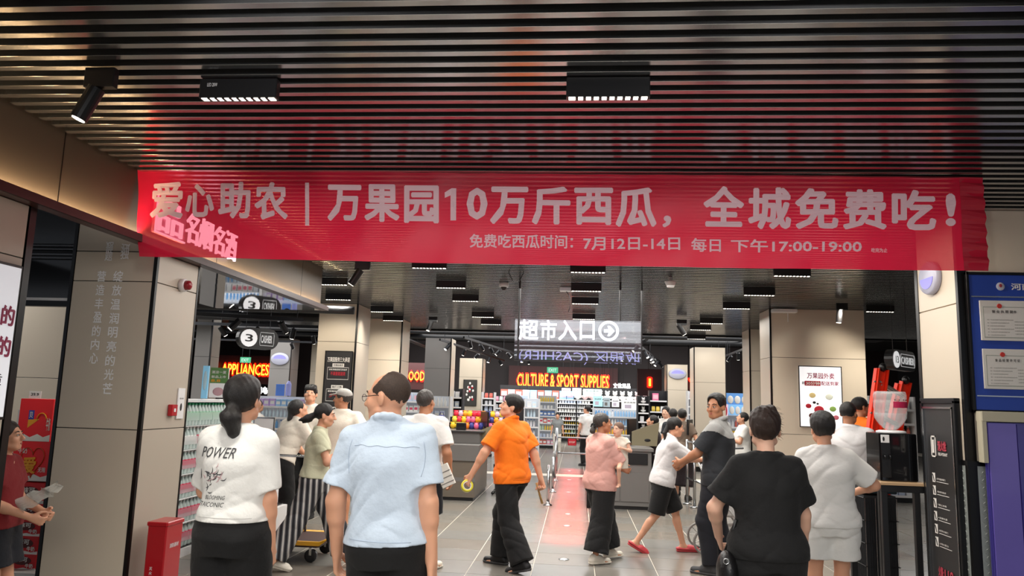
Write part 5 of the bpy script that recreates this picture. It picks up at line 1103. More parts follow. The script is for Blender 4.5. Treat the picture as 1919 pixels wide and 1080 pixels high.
for x in (-.05, .05): G().tube([(x, 0, .02), (x, 0, .82)], .02, 10).ob('post', STEEL, t, True)
G().lathe([(.14, 0), (.14, .012), (.06, .03)], 18).ob('base', STEEL, t, True); G().bev(-.12, -.05, .80, .12, .05, .83, .008).ob('head', STEEL, t); G().tube([(-.05, 0, .27), (-.22, -.05, .25)], .012, 8).ob('arm', STEEL, t, True)
t = thing('queue_railing', (1.95, 12.2, 0), 'chrome queue railing of posts and bars beyond the woman in grey polo', 'railing')
for k, (x, y_) in enumerate(((0, .0), (-.05, .45), (-.10, .9))): G().tube([(x, y_, .0), (x, y_, 1.05)], .024, 10).ob('post', STEEL, t, True); G().lathe([(.08, 0), (.08, .012), (.03, .03)], 14, c=(x, y_)).ob('base', STEEL, t, True)
for z in (1.02, .72, .42): G().tube([(0, 0, z), (-.10, .9, z)], .016, 8).ob('bar', STEEL, t, True)
for z in (.95, .65): G().tube([(0, 0, z), (.75, .6, z)], .016, 8).ob('bar', STEEL, t, True)
# floor lights in the path
FLM = mat('floor_light_lens', 'cfc9c6', .2, emit='ffd8d0', es=.4)
for k, (px, py) in enumerate(((1057, 1049), (1063, 986), (1065, 964), (1066, 923), (1067, 900), (1068, 883))):
    p = at(px, py, 0, 2); t = thing('floor_light', (p.x, p.y, .0), f'{["nearest", "second", "third", "fourth", "fifth", "farthest"][k]} round steel floor light in the red path', 'floor light'); G().lathe([(.055, 0), (.055, .004), (.035, .006)], 20).ob('rim', STEEL, t, True); G().lathe([(.032, .0), (.032, .007)], 14).ob('lens', FLM, t)

# pram
t = thing('pram', (1.55, 8.95, 0), 'pale grey pram with spoked wheels behind the uniformed man', 'pram'); PF = mat('pram_frame', 'b6b4b2', .35, .5); TY = mat('grey_tyre', '8f8c88', .6)
def wheel(x, y, R, sc=.0):
    w0 = G().tube([(x + R * math.cos(a), y, R + .012 + R * math.sin(a)) for a in np.linspace(0, 2 * PI, 25)[:-1]], .014, 6, closed=True).ob('wheel', TY, t, True)
    for k in range(8): a = k * PI / 4; G().tube([(x, y, R + .012), (x + R * math.cos(a), y, R + .012 + R * math.sin(a))], .004, 4).ob('spoke', PF, w0)
    G().tube([(x, y - .02, R + .012), (x, y + .02, R + .012)], .02, 8).ob('hub', PF, w0)
wheel(-.12, -.25, .13); wheel(-.12, .22, .13); wheel(.16, -.35, .14); wheel(.5, .1, .13); 
for y_ in (-.22, .2): G().tube([(-.12, y_, .14), (.1, y_, .55), (-.15, y_, .98)], .012, 6).ob('frame_tube', PF, t, True); G().tube([(.4, y_, .14), (.05, y_, .6)], .012, 6).ob('frame_tube', PF, t, True)
G().tube([(-.15, -.22, .98), (-.15, .2, .98)], .014, 8).ob('push_bar', BPL, t, True)
g = G(); g.bev(-.10, -.18, .40, .42, .18, .62, .05); g.ob('seat_tub', mat('pram_fabric', 'd3d0ce', .8, bump=.3), t); G().ball((.0, -.19, .50), (.022, .004, .022)).ob('red_motif', RPR, t)
G().ball((.28, 0, .66), (.18, .19, .14), mat('pram_fabric', 'd3d0ce', .8)).ob('hood', None, t, True); G().bev(-.05, -.15, .2, .35, .15, .3, .02).ob('basket', mat('pram_basket', 'c8c4c0', .8), t)

# ------------------------------------------------------------------ shelves and goods in the market
SHM = mat('white_shelf', 'dcdcdc', .4); SHB = mat('black_shelf', '19191b', .5); BACKW = mat('glowing_white_back', 'b9bdc2', .5, emit='f2f6ff', es=.10); BACKD = mat('dark_back', '232326', .6)  # white back panels get a faint added glow to brighten the shelves
def goods_mesh(kind, c):
    m = mat('goods_' + c, c, .35); g = G()
    if kind == 'bottle': g.lathe([(.03, 0), (.034, .02), (.034, .13), (.014, .17), (.014, .19)], 8, m); g.lathe([(.017, .19), (.017, .215)], 8, WCAP if c != 'e9eaee' else mat('goods_3d6fb5', '3d6fb5', .4))
    elif kind == 'box': g.bev(-.06, -.04, 0, .06, .04, .17, .004, m); g.box(-.045, -.042, .05, .045, -.04, .12, WLAB if c != 'eeeeea' else PLAB)
    elif kind == 'tub': g.lathe([(.045, 0), (.05, .02), (.05, .10), (.052, .105), (.052, .125), (.04, .13)], 10, m)
    elif kind == 'pouch': g.add([(-.055, -.02, 0), (.055, -.02, 0), (.055, .02, 0), (-.055, .02, 0), (-.05, -.002, .17), (.05, -.002, .17), (.05, .002, .17), (-.05, .002, .17), (-.058, -.03, .07), (.058, -.03, .07)], [(3, 2, 1, 0), (0, 1, 9, 8), (8, 9, 5, 4), (2, 3, 7, 6), (4, 5, 6, 7), (1, 2, 6, 5, 9), (0, 8, 4, 7, 3)], m)
    elif kind == 'plush': g.ball((0, 0, .08), (.075, .06, .08), m, 8, 6); g.ball((0, -.01, .20), (.07, .06, .062), m, 8, 6); g.ball((-.05, 0, .26), .025, m, 6, 4); g.ball((.05, 0, .26), .025, m, 6, 4); g.ball((-.08, -.03, .09), (.03, .03, .045), m, 6, 4); g.ball((.08, -.03, .09), (.03, .03, .045), m, 6, 4)
    elif kind == 'carton': g.bev(-.10, -.07, 0, .10, .07, .24, .005, m); g.box(-.08, -.073, .06, .08, -.07, .19, mat('goods_f3c4cf', 'f3c4cf', .4))
    return g.mesh('goods_' + kind, None, kind in ('bottle', 'tub', 'plush'))
GM = {}
cnt = {}
KN = {'bottle': ('bottle', 'bottle'), 'box': ('boxed_product', 'box'), 'tub': ('tub', 'tub'), 'pouch': ('pouch', 'packet'), 'plush': ('soft_toy', 'soft toy'), 'carton': ('gift_carton', 'carton')}
def good(kind, c, loc, s, label, group):
    key = (kind, c)
    if key not in GM: GM[key] = goods_mesh(kind, c)
    if cnt.get(kind, 0) >= 290: return False
    cnt[kind] = cnt.get(kind, 0) + 1
    o = bpy.data.objects.new(KN[kind][0], GM[key]); o.location = loc; o.scale = (s, s, s); COL.objects.link(o); tag(o, label, KN[kind][1], group); return True
def shelf(label, x0, y, w_, z0, z1, rows, items, where, back=None, frame=None, depth=.4, fill=1.0, dens=1.0, seed=1, s=1.0, jitter=.0, split=True):
    """unit facing the camera; items: list of (kind, colours)"""
    back = back or BACKW; frame = frame or SHM
    r = thing('shelf_unit', (x0, y, 0), label, 'shelf'); rr = random.Random(seed)
    box('back_panel', 0, depth - .03, 0, w_, depth, z1, back, r); box('upright', -.03, 0, 0, 0, depth, z1, frame, r); box('upright', w_, 0, 0, w_ + .03, depth, z1, frame, r); box('plinth', 0, .02, 0, w_, depth, z0, SHB, r)
    hgt = (z1 - z0) / rows; stuff = G()
    for k in range(rows):
        z = z0 + hgt * k; box('shelf_board', 0, 0, z, w_, depth - .03, z + .02, frame, r); box('price_rail', 0, -.008, z - .01, w_, 0, z + .03, WPL, r)
        kind, cols = items[k % len(items)]; wd = {'bottle': .085, 'box': .135, 'tub': .12, 'pouch': .13, 'plush': .21, 'carton': .24}[kind] * s * dens
        c = rr.choice(cols); n = int((w_ - .04) / wd)
        for i in range(n):
            if rr.random() > fill: continue
            if rr.random() < .28: c = rr.choice(cols)
            loc = (x0 + .04 + wd * (i + .5), y + .10 + rr.uniform(0, .03), z + .021)
            hs_ = {'bottle': .215, 'box': .17, 'tub': .13, 'pouch': .17, 'plush': .285, 'carton': .24}[kind]; sc_ = min(s, (hgt - .04) / hs_)
            if not good(kind, c, loc, sc_ * rr.uniform(.9, 1), f'{CN.get(c, "pale")} {KN[kind][1]}, {ROWN[k]} row of {where}', f'{KN[kind][1]}s on {where}'):
                key = (kind, c)
                if key not in GM: GM[key] = goods_mesh(kind, c)
                me = GM[key]; T = Matrix.Translation((loc[0] - x0, loc[1] - y, loc[2])) @ Matrix.Scale(sc_, 4)
                for p in me.polygons: pass
                b = len(stuff.v); stuff.v += [tuple(T @ v.co) for v in me.vertices]
                for p in me.polygons: stuff.f.append([q + b for q in p.vertices]); stuff.m.append(stuff.mi(me.materials[p.material_index]))
    if stuff.f: o = stuff.ob('small_goods', None, r, True); o['kind'] = 'stuff'
    return r
CN = {'eeeeea': 'white', 'e9eaee': 'cool white', 'd8dde6': 'pale grey', 'c8d4e8': 'grey-blue', 'e8a0b4': 'pink', 'f0cf4a': 'yellow', '9ac4e8': 'light blue', 'd86a5a': 'coral red', 'c9e0c0': 'pale green', '3d6fb5': 'blue', 'f3a8c0': 'rose', 'ee7fa6': 'deep pink', 'f6d0dc': 'blush', '6aa6dc': 'sky blue', 'd8ecf8': 'icy blue', 'f4b63a': 'amber', '9a9a94': 'grey', 'd8d4d2': 'light grey', 'e8c8c8': 'dusty pink', 'e8d0c8': 'beige pink', 'c8b0e0': 'lilac'}
ROWN = ['bottom', 'second', 'third', 'fourth', 'fifth', 'sixth', 'seventh', 'eighth', 'ninth', 'tenth']
WH = ['eeeeea', 'e9eaee', 'd8dde6', 'c8d4e8']; MIX = ['eeeeea', 'e8a0b4', 'f0cf4a', '9ac4e8', 'd86a5a', 'c9e0c0', '3d6fb5']; PK = ['f3a8c0', 'ee7fa6', 'f6d0dc']; BL = ['9ac4e8', '6aa6dc', 'd8ecf8', 'e9eaee']; YE = ['f0cf4a', 'f4b63a', 'eeeeea', 'd86a5a']
def shelf_px(label, px0, px1, py1, Y, z0, rows, items, where, **k):
    a = at(px0, py1, Y); b = at(px1, py1, Y); return shelf(label, a.x, Y, b.x - a.x, z0, a.z, rows, items, where, **k)
shelf_px('wide far wall rack with rows of bottles at the end of the aisle', 1046, 1112, 741, 32.2, .15, 10, [('bottle', YE), ('pouch', MIX), ('bottle', YE), ('bottle', ['eeeeea', 'f0cf4a']), ('pouch', ['d86a5a', 'eeeeea', 'f0cf4a']), ('bottle', WH), ('tub', ['9a9a94', 'eeeeea']), ('bottle', WH), ('tub', WH), ('bottle', WH)], 'the far wall rack at the end of the aisle', back=BACKD, seed=2)
shelf_px('lit shelf of pale blue bottles behind the head of the man in orange', 985, 1010, 747, 21.0, .1, 6, [('tub', WH), ('box', WH), ('bottle', BL), ('bottle', WH), ('bottle', BL), ('box', BL)], 'the lit shelf behind the man in orange', seed=3)
shelf_px('tall dark-sided shelf at the left edge of the aisle', 925, 962, 741, 23.5, .1, 8, [('pouch', WH), ('box', WH), ('tub', WH), ('pouch', ['eeeeea', 'e8a0b4'])], 'the dark-sided shelf left of the aisle', back=BACKD, seed=4, frame=SHB)
shelf_px('lit shelf with mixed goods left of the far wall rack', 1010, 1042, 741, 27, .1, 7, [('box', MIX), ('tub', WH), ('bottle', MIX), ('box', ['d86a5a', 'eeeeea'])], 'the lit shelf left of the far wall rack', seed=5)
shelf_px('bright shelf of blue and white bottles behind the baby', 1113, 1196, 765, 24, .1, 5, [('box', WH), ('tub', YE), ('bottle', YE), ('bottle', ['d8ecf8', 'eeeeea', '9ac4e8']), ('bottle', BL)], 'the bright shelf behind the baby', seed=6)
shelf_px('black shelf with pale hats and toys right of the bright shelf', 1197, 1216, 742, 22, .1, 7, [('plush', ['d8d4d2', 'e8c8c8']), ('box', WH), ('plush', ['eeeeea', 'e8d0c8'])], 'the black shelf right of the bright shelf', back=BACKD, frame=SHB, seed=7)
shelf_px('shelf of pink goods left of the pillar with the oval sign', 1219, 1250, 732, 23, .1, 6, [('bottle', WH), ('box', WH), ('bottle', BL), ('bottle', ['eeeeea', 'e8a0b4']), ('pouch', ['f3a8c0', 'f0cf4a', 'eeeeea']), ('carton', PK)], 'the pink shelf left of the oval sign', back=BACKD, frame=SHB, seed=8)
shelf_px('narrow lit shelf between the two pillars right of the aisle', 1291, 1303, 733, 24, .1, 8, [('box', WH), ('pouch', ['eeeeea', 'd86a5a'])], 'the narrow lit shelf between the pillars', seed=9)
shelf_px('lit display of blue and pink goods behind the uniformed man', 1350, 1402, 755, 20.5, .1, 5, [('box', WH), ('bottle', YE), ('carton', ['f0cf4a', 'eeeeea']), ('bottle', YE), ('box', BL)], 'the lit display behind the uniformed man', seed=10)
shelf_px('shelf of white boxes and bottles behind the grey-haired man', 800, 842, 742, 17.5, .1, 6, [('box', WH), ('carton', WH), ('box', ['eeeeea', '9ac4e8', 'e8a0b4']), ('box', WH), ('box', WH), ('bottle', MIX)], 'the shelf behind the grey-haired man', seed=11)
shelf_px('small dark shelf with books left of the framed picture', 840, 866, 728, 20, .1, 7, [('box', WH), ('pouch', WH), ('box', ['c8d4e8', 'eeeeea'])], 'the dark shelf left of the framed picture', back=BACKD, frame=SHB, seed=12)
shelf_px('shelf with hanging white packets right of the framed picture', 905, 926, 735, 22, .1, 9, [('pouch', WH), ('tub', WH), ('pouch', ['eeeeea', 'd86a5a'])], 'the packet shelf right of the framed picture', back=BACKD, seed=13)
shelf_px('long lit shelf of cosmetics under the appliances sign', 478, 592, 742, 16.5, .1, 6, [('box', WH), ('bottle', BL), ('box', BL), ('bottle', BL), ('bottle', ['9ac4e8', 'd8ecf8', 'e9eaee']), ('box', ['eeeeea', 'c8b0e0', '9ac4e8', 'e8a0b4'])], 'the cosmetics shelf at left', seed=14)
shelf_px('lit shelf of cosmetics further left behind the bottled water', 380, 470, 748, 17.5, .1, 6, [('box', WH), ('bottle', BL), ('box', BL), ('bottle', BL)], 'the cosmetics shelf behind the bottled water', seed=15)
shelf_px('lit shelf behind the neck of the man in blue', 755, 796, 735, 21, .1, 6, [('box', WH), ('carton', WH), ('box', WH), ('tub', ['eeeeea', 'f0cf4a'])], 'the lit shelf behind the man in blue', seed=16)
shelf_px('lit shelf between the ladder and the corner pier', 1632, 1712, 742, 14.5, .1, 7, [('box', WH), ('bottle', MIX), ('tub', WH)], 'the shelf behind the dispenser', back=BACKD, seed=17)
shelf_px('lit shelf glimpsed between the left pillars behind the milk cartons', 40, 112, 768, 7.6, .1, 4, [('box', WH), ('bottle', WH), ('carton', ['3d6fb5', 'eeeeea', 'd86a5a'])], 'the shelf behind the milk cartons', seed=18)
# top rows of big cartons and soft toys over the back shelves
a = at(935, 745, 30); b = at(1230, 745, 30); r = thing('top_shelf', (a.x, 30, a.z), 'long high ledge over the back shelves with cartons and toys', 'shelf'); box('board', 0, 0, -.04, b.x - a.x, .5, 0, SHM, r); box('fascia_board', 0, .45, 0, b.x - a.x, .5, .5, SHB, r)
for q in range(5): box('post', (b.x - a.x - .05) * q / 4, .42, -a.z, (b.x - a.x - .05) * q / 4 + .05, .45, -.04, SHB, r)
rr = random.Random(31); x = a.x + .2
for k in range(26):
    left = x < a.x + 2.9; kind = 'carton' if left else 'plush'; c = rr.choice(['d86a5a', '9ac4e8', 'e8a0b4', 'e9eaee']) if left else rr.choice(['e8c8c8', 'eeeeea', 'f3a8c0', 'd8d4d2'])
    good(kind, c, (x, 30.2, a.z), 1.35, f'{CN[c]} {KN[kind][1]} on the high ledge below the culture and sport sign', f'{KN[kind][1]}s on the high ledge'); x += .29
for k, (x0, y0, x1, y1, c, lab) in enumerate(((1053, 728, 1070, 742, 'f0d8e2', 'pinkish poster on the high ledge'), (1073, 728, 1090, 742, 'f4f0ee', 'white poster on the high ledge'), (1093, 730, 1128, 742, 'b9dcd8', 'wide pale teal poster on the high ledge'), (1112, 743, 1130, 762, 'a8e0e8', 'turquoise poster above the blue bottles'), (1131, 746, 1144, 763, '9aa8ae', 'grey poster right of the turquoise one'), (1147, 748, 1161, 763, 'd8d8dc', 'pale poster with a photo'), (1165, 750, 1196, 768, 'e4e6e4', 'large white price poster behind the baby'), (972, 742, 990, 766, 'b8c8f0', 'pale blue poster beside the head of the man in orange'))):
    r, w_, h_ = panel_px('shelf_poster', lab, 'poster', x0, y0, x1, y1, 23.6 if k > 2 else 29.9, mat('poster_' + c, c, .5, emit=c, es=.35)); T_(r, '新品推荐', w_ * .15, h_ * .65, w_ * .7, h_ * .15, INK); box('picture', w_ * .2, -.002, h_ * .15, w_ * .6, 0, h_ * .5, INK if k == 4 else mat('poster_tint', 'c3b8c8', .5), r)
    for q in (.1, .9): G().tube([(w_ * q, .01, h_), (w_ * q, .01, 4.2 - r.location.z)], .004, 4).ob('string', DSTEEL, r)
for k, (x0, y0, x1, y1, c, lab) in enumerate(((1362, 738, 1403, 758, '5a8cc8', 'blue lit poster with white arches behind the uniformed man'), (1347, 757, 1364, 780, 'f0c0d0', 'pink poster below the blue arches'), (1366, 758, 1400, 778, '80b8e8', 'sky-blue poster with a cloud below the arches'))):
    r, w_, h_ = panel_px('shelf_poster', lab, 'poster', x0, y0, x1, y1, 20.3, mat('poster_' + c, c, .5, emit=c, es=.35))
    for q in range(3): G().ball((w_ * (.18 + .32 * q), -.001, h_ * .42), (w_ * .14, .01, h_ * .36), WPR if k != 1 else RPR).ob('arch', None, r, True)
    for q in (.1, .9): G().tube([(w_ * q, .01, h_), (w_ * q, .01, 4.2 - r.location.z)], .004, 4).ob('string', DSTEEL, r)
for k, (px, lab) in enumerate(((521, 'blue standing card on top of the cosmetics shelf'), (537, 'tall lilac bottle-shaped display on the cosmetics shelf'))):
    p = at(px, 742, 16.6); r = thing('display_card', (p.x, 16.7, p.z), lab, 'display'); (G().bev(-.10, 0, 0, .10, .03, .26, .01) if k == 0 else G().lathe([(.06, 0), (.06, .26), (.04, .30), (.02, .33)], 12)).ob('card', mat('card_' + str(k), '3f74c4' if k == 0 else 'a9a8dc', .4, emit='6a8ae0', es=.15), r)
p = at(822, 742, 17.6)
for k in range(7): good('bottle', MIX[k % 4], (p.x - .3 + .1 * k, 17.7, p.z + .0), 1.2, 'bottle on top of the shelf behind the grey-haired man', 'bottles on top of the shelf behind the grey-haired man')
# ------------------------------------------------------------------ people
def stripes(name, axis, scale, c0, c1, w_=.5, extra=None):
    m = mat(name, c0, .85, bump=.2, bscale=40); nt = m.node_tree; N = nt.nodes; L = nt.links
    tc = N.new('ShaderNodeTexCoord'); wv = N.new('ShaderNodeTexWave'); wv.bands_direction = axis; wv.inputs['Scale'].default_value = scale
    wv.inputs['Distortion'].default_value = .8; wv.inputs['Detail'].default_value = 2; wv.inputs['Detail Scale'].default_value = .4
    r = N.new('ShaderNodeValToRGB'); r.color_ramp.interpolation = 'CONSTANT'; e = r.color_ramp.elements
    e[0].position = 0; e[0].color = (*lin(c0), 1); e[1].position = w_; e[1].color = (*lin(c1), 1)
    if extra:
        for p, c in extra: q = e.new(p); q.color = (*lin(c), 1)
    L.new(tc.outputs['Object'], wv.inputs['Vector']); L.new(wv.outputs['Fac'], r.inputs[0]); L.new(r.outputs[0], N['Principled BSDF'].inputs['Base Color'])
    return m
WHITE = cloth('white_cotton', 'e9e8e4'); CREAM = cloth('cream_cotton', 'ded6c8'); OLIVE = cloth('pale_olive_cotton', 'c9c9ac'); BLUE = cloth('pale_blue_linen', 'c6d5e6', bump=.5, bscale=25)
ORANGE = cloth('orange_cotton', 'ff7a08'); PINK = cloth('dusty_pink_cotton', 'd8a49a'); DARK = cloth('charcoal_cotton', '26292e'); BLACK = cloth('black_cotton', '0d0d0f'); NAVY = cloth('navy_cotton', '14161f')
RED = cloth('dark_red_cotton', '7d141a'); GREYW = cloth('pale_grey_cotton', 'd9d7d8'); BROWN = cloth('brown_floral', '6f5f52', noise=.5); FLORAL = cloth('black_floral', '2a2024', noise=.6)
LGREY = cloth('light_grey_panel', 'a9a9a7'); SHOEB = mat('black_rubber', '17171a', .5); CREAMR = mat('cream_foam', 'e6dfd0', .5); REDR = mat('red_foam', 'c8424a', .5); WSOLE = mat('white_sole', 'dddddd', .5); GSHOE = mat('grey_shoe', '3b3b3d', .7)
STRIPE = stripes('striped_viscose', 'Y', 5.5, '24242a', '8d8d90', .45, [(.62, '2a2a30'), (.8, 'c9c7c2')]); STRIPH = stripes('striped_jersey', 'Z', 20, '3d4246', 'a7a9a6', .5)

def P(px, Y): p = at(px, 760, Y); return (p.x, Y, 0)
# woman seen from behind with the printed tee
pw = person('woman with a low black bun in a white printed t-shirt, seen from behind at left', P(455, 3.85), 1.70, 2, .006, head=(-8, 8, 0), fem=True, wide=.86,
    arms=dict(L=(-.10, .30, 1.02), pL=(-.7, -.6, -1), R=(.19, .05, .79), pR=(.3, -1, 0)), top=dict(m=WHITE, hem=.965, loose=.034, sleeve=.84, sr=.070, folds=.006, flare=.012),
    bottom=dict(m=BLACK, r=(.12, .115, .12), loose=.035, waist=.08), hair=dict(th=.012, low=-.065, m=HAIR, front=.05, extra=[((0, -.105, -.03), (.004, -.125, -.07), .036, .048), ((.004, -.125, -.07), (.012, -.118, -.135), .050, .034), ((-.03, -.12, -.06), (-.035, -.115, -.10), .03, .02), ((.012, -.11, -.13), (.022, -.105, -.19), .028, .010)], volume=.006), skin=SKIN, curl=(.5, .6), shoes=dict(m=SHOEB))
# hair tie
g = G(); c = pw['Hc']((0, -.098, -.032)); g.lathe([(.034, -.008), (.042, 0), (.034, .008)], 14, T=Matrix.Translation(Vector(c)) @ Matrix(pw['Rh']).to_4x4() @ Matrix.Rotation(PI / 2, 4, 'X')); g.ob('hair_tie', BLACK, pw['root'], True)
# striped trousers woman
st = person('woman in pale olive t-shirt and striped wide trousers walking right', P(599, 7.15), 1.56, -72, .007, lean=4, head=(-4, -4), fem=True, wide=1.10, skin=SKIN,
    arms=dict(R=(.13, .30, 1.22), pR=(.5, -.6, -1), L=(-.20, .18, .98)), legs=dict(L=(-.08, .36, .09), R=(.08, -.36, .10), drop=-.02, fL=(0, 1, 0), fR=(.1, 1, 0), tR=.25),
    top=dict(m=OLIVE, hem=.93, loose=.022, sleeve=.62, sr=.075), bottom=dict(m=STRIPE, r=(.115, .105, .135), loose=.022, end=.93, waist=.12, folds=.006),
    shoes=dict(m=CREAMR, kind='slipper'), face=True, curl=(.6, 1.2), hair=dict(th=.007, low=-.06, front=.06, m=HAIR, extra=[((0, -.10, .0), (0, -.17, -.045), .030, .040), ((0, -.17, -.045), (0, -.25, -.07), .038, .012), ((0, -.15, -.05), (0, -.21, -.09), .03, .012)]))
# blue shirt man
bl = person('man in glasses and a pale blue short-sleeved shirt, turning his head left', P(741, 3.6), 1.765, -4, .006, head=(78, -2, 0), neckdrop=.02, wide=.90, skin=SKIN, side=-3,
    arms=dict(L=(-.26, .06, .83), R=(.21, -.02, .82), pL=(-.6, -1, 0), pR=(.5, -1, 0)), top=dict(m=BLUE, hem=.90, loose=.034, sleeve=.72, sr=.078, folds=.006, collar=True, flare=.012),
    bottom=dict(m=BLACK, r=(.112, .095, .09), loose=.025), shoes=dict(m=SHOEB), face=True, curl=(.55, .7), hair=dict(style='bald', th=.002, low=-.045, front=.075, rough=.001, m=mat('cropped_hair', '3b2c23', .7, noise=.6, nscale=150)))
Hc = bl['Hc']; g = G()
for sx in (-1, 1):
    g.tube([Hc((sx * .032 + .021 * math.cos(t), .099 + .002 * math.cos(t), .002 + .016 * math.sin(t))) for t in np.linspace(0, 2 * PI, 15)[:-1]], .0013, 5, closed=True)
    g.tube([Hc((sx * .053, .098, .006)), Hc((sx * .074, .06, .008)), Hc((sx * .078, .0, .012)), Hc((sx * .078, -.018, -.008))], .0018, 5)
g.tube([Hc((-.011, .100, .006)), Hc((0, .104, .009)), Hc((.011, .100, .006))], .0013, 5)
tag(g.ob('glasses', mat('dark_metal_frame', '1b1a1c', .3, .6)), '', ''); gl = bpy.data.objects['glasses']; gl.parent = bl['root']; del gl['label']; del gl['category']
# bending woman, youth, capped man, grey-haired man
person('woman in cream t-shirt and black trousers bending over the trolley', P(532, 8.25), 1.62, -35, .01, lean=24, head=(-10, 28), fem=True, arms=dict(L=(-.14, .50, .92), R=(.2, .50, .95)),
    top=dict(m=CREAM, hem=.92, loose=.03, sleeve=.7, sr=.085), bottom=dict(m=BLACK, r=(.11, .09, .085), loose=.02), shoes=dict(m=SHOEB), hair=dict(th=.008, low=-.06, front=.055, extra=[((0, -.10, .01), (0, -.13, -.06), .03, .04), ((0, -.13, -.06), (0, -.12, -.14), .035, .015)]))
person('young man with a black fringe, half hidden behind the bending woman', P(582, 10.0), 1.75, 165, .01, head=(25, 14), face=True, top=dict(m=CREAM), bottom=dict(m=BLACK), shoes=dict(m=SHOEB), hair=dict(style='fringe', th=.009, low=-.05, front=.02))
cp = person('man in a grey cap, cream t-shirt and black shorts, seen from behind', P(643, 8.95), 1.70, 12, .01, head=(75, 4), wide=1.12, skin=SKIN_TAN, arms=dict(L=(-.24, .12, .84), R=(.12, -.22, .98), pR=(1, -.5, 0)),
    top=dict(m=CREAM, hem=.84, loose=.028, sleeve=.7, sr=.09), bottom=dict(m=BLACK, kind='shorts', r=(.115, .115, .1), loose=.02, end=.85), shoes=dict(m=WSOLE), face=True, hair=dict(style='buzz', th=.004, low=-.05, front=.05, m=HAIRG))
F = Field(cp['hc'] - .2, cp['hc'] + .25, .006); F.ell(cp['Hc']((0, -.012, .055)), (.086, .104, .075), cp['Rh'], .01); F.cut(cp['Hc']((0, 0, .043)), cp['Rh'] @ np.array([0, .12, -1.]))
F.cone(cp['Hc']((-.03, .085, .052)), cp['Hc']((.03, .085, .052)), .045, .045, .01, sq=(cp['Rh'] @ np.array([0, .25, 1.]), 5)); F.cone(cp['Hc']((-.02, .125, .042)), cp['Hc']((.02, .125, .042)), .042, .042, .01, sq=(cp['Rh'] @ np.array([0, .3, 1.]), 5))
link(bpy.data.objects.new('cap', F.mesh('cap', cloth('grey_cap', 'a9a6a1'), .01)), cp['root'])
person('grey-haired man in a white t-shirt and one visible cream slip-on, behind the man in blue', P(797, 7.4), 1.705, -6, .009, head=(-12, 4), wide=1.1, skin=SKIN_TAN, arms=dict(R=(.27, .04, .85)), legs=dict(R=(.12, -.04, .085), fR=(.35, 1, 0)),
    top=dict(m=WHITE, hem=.80, loose=.035, sleeve=.75, sr=.09), bottom=dict(m=NAVY, kind='shorts', r=(.11, .10, .09), loose=.02, end=.95), shoes=dict(m=CREAMR, sole=CREAMR), hair=dict(style='short', th=.005, low=-.055, front=.06, m=HAIRG))
# orange polo
og = person('young man in an orange polo shirt and black trousers walking with tape', P(963, 7.62), 1.70, 52, .007, lean=4, head=(50, 17, 0), wide=.98, skin=SKIN, face=True,
    arms=dict(L=(-.40, .16, .88), R=(.28, -.16, .80), pL=(-1, -.9, 0), pR=(.6, -1, 0)), legs=dict(L=(-.10, -.26, .105), R=(.06, .16, .085), drop=-.02, tL=.25, fL=(-.2, 1, 0), fR=(-.25, 1, 0)),
    top=dict(m=ORANGE, hem=.82, loose=.036, sleeve=.78, sr=.092, collar=True, folds=.006), bottom=dict(m=BLACK, r=(.115, .10, .115), loose=.022, end=1.0, folds=.007), shoes=dict(m=SHOEB, sole=mat('grey_sole', '4a4a4c', .6)),
    curl=(1.1, 1.1), hair=dict(style='short', th=.010, low=-.045, front=.045, volume=.006))
# pink woman and baby
pk = person('older woman in a dusty pink t-shirt and wide black trousers carrying the baby', P(1127, 8.15), 1.52, -52, .008, lean=1, side=0, head=(-22, 4), fem=True, wide=1.06, skin=SKIN_TAN, face=True,
    arms=dict(R=(.06, .33, 1.13), pR=(.8, -.4, -1), L=(-.02, .33, 1.03), pL=(-.8, -.3, -1)), legs=dict(L=(-.06, .20, .085), R=(.12, -.16, .085), fL=(0, 1, 0), fR=(.15, 1, 0)),
    top=dict(m=PINK, hem=.80, loose=.035, sleeve=.95, sr=.095, folds=.006), bottom=dict(m=BLACK, r=(.13, .125, .14), loose=.03, end=.90, folds=.006), shoes=dict(m=CREAMR, sole=CREAMR), curl=(.7, .7),
    hair=dict(th=.006, low=-.06, front=.065, m=HAIRG, extra=[((0, -.10, -.02), (0, -.13, -.08), .028, .035)]))
for (x, y) in [(0, 0)]:
    g = G(); c = Vector(pk['Hc']((0, -.12, -.03)))
    for k in range(8):
        a = k * PI / 4; g.ball((c.x + .028 * math.cos(a), c.y, c.z + .028 * math.sin(a)), .016, seg=6, rings=4)
    g.ob('scrunchie', BLACK, pk['root'], True)
bp = at(1163, 812, 8.12); SB = .42
bb = person('baby in a cream vest looking over the shoulder of the woman in pink', (bp.x - .015, bp.y, bp.z - 1.51 * SB), .71, 150, .006, wide=1.28, headscale=1.55, head=(-12, 0, 0), skin=SKIN_PALE, face=True,
    arms=dict(L=(-.20, .20, 1.16), R=(.22, .18, 1.12)), legs=dict(L=(-.13, .22, .30), R=(.13, .22, .26), pL=(-.3, 1, 0), pR=(.3, 1, 0)), top=dict(m=CREAM, hem=.66, loose=.05, sleeve=.35, sr=.10), curl=(.8, .8), hair=dict(style='buzz', th=.004, low=-.02, front=.06, m=mat('baby_down', '6d5548', .8, noise=.4, nscale=90)))
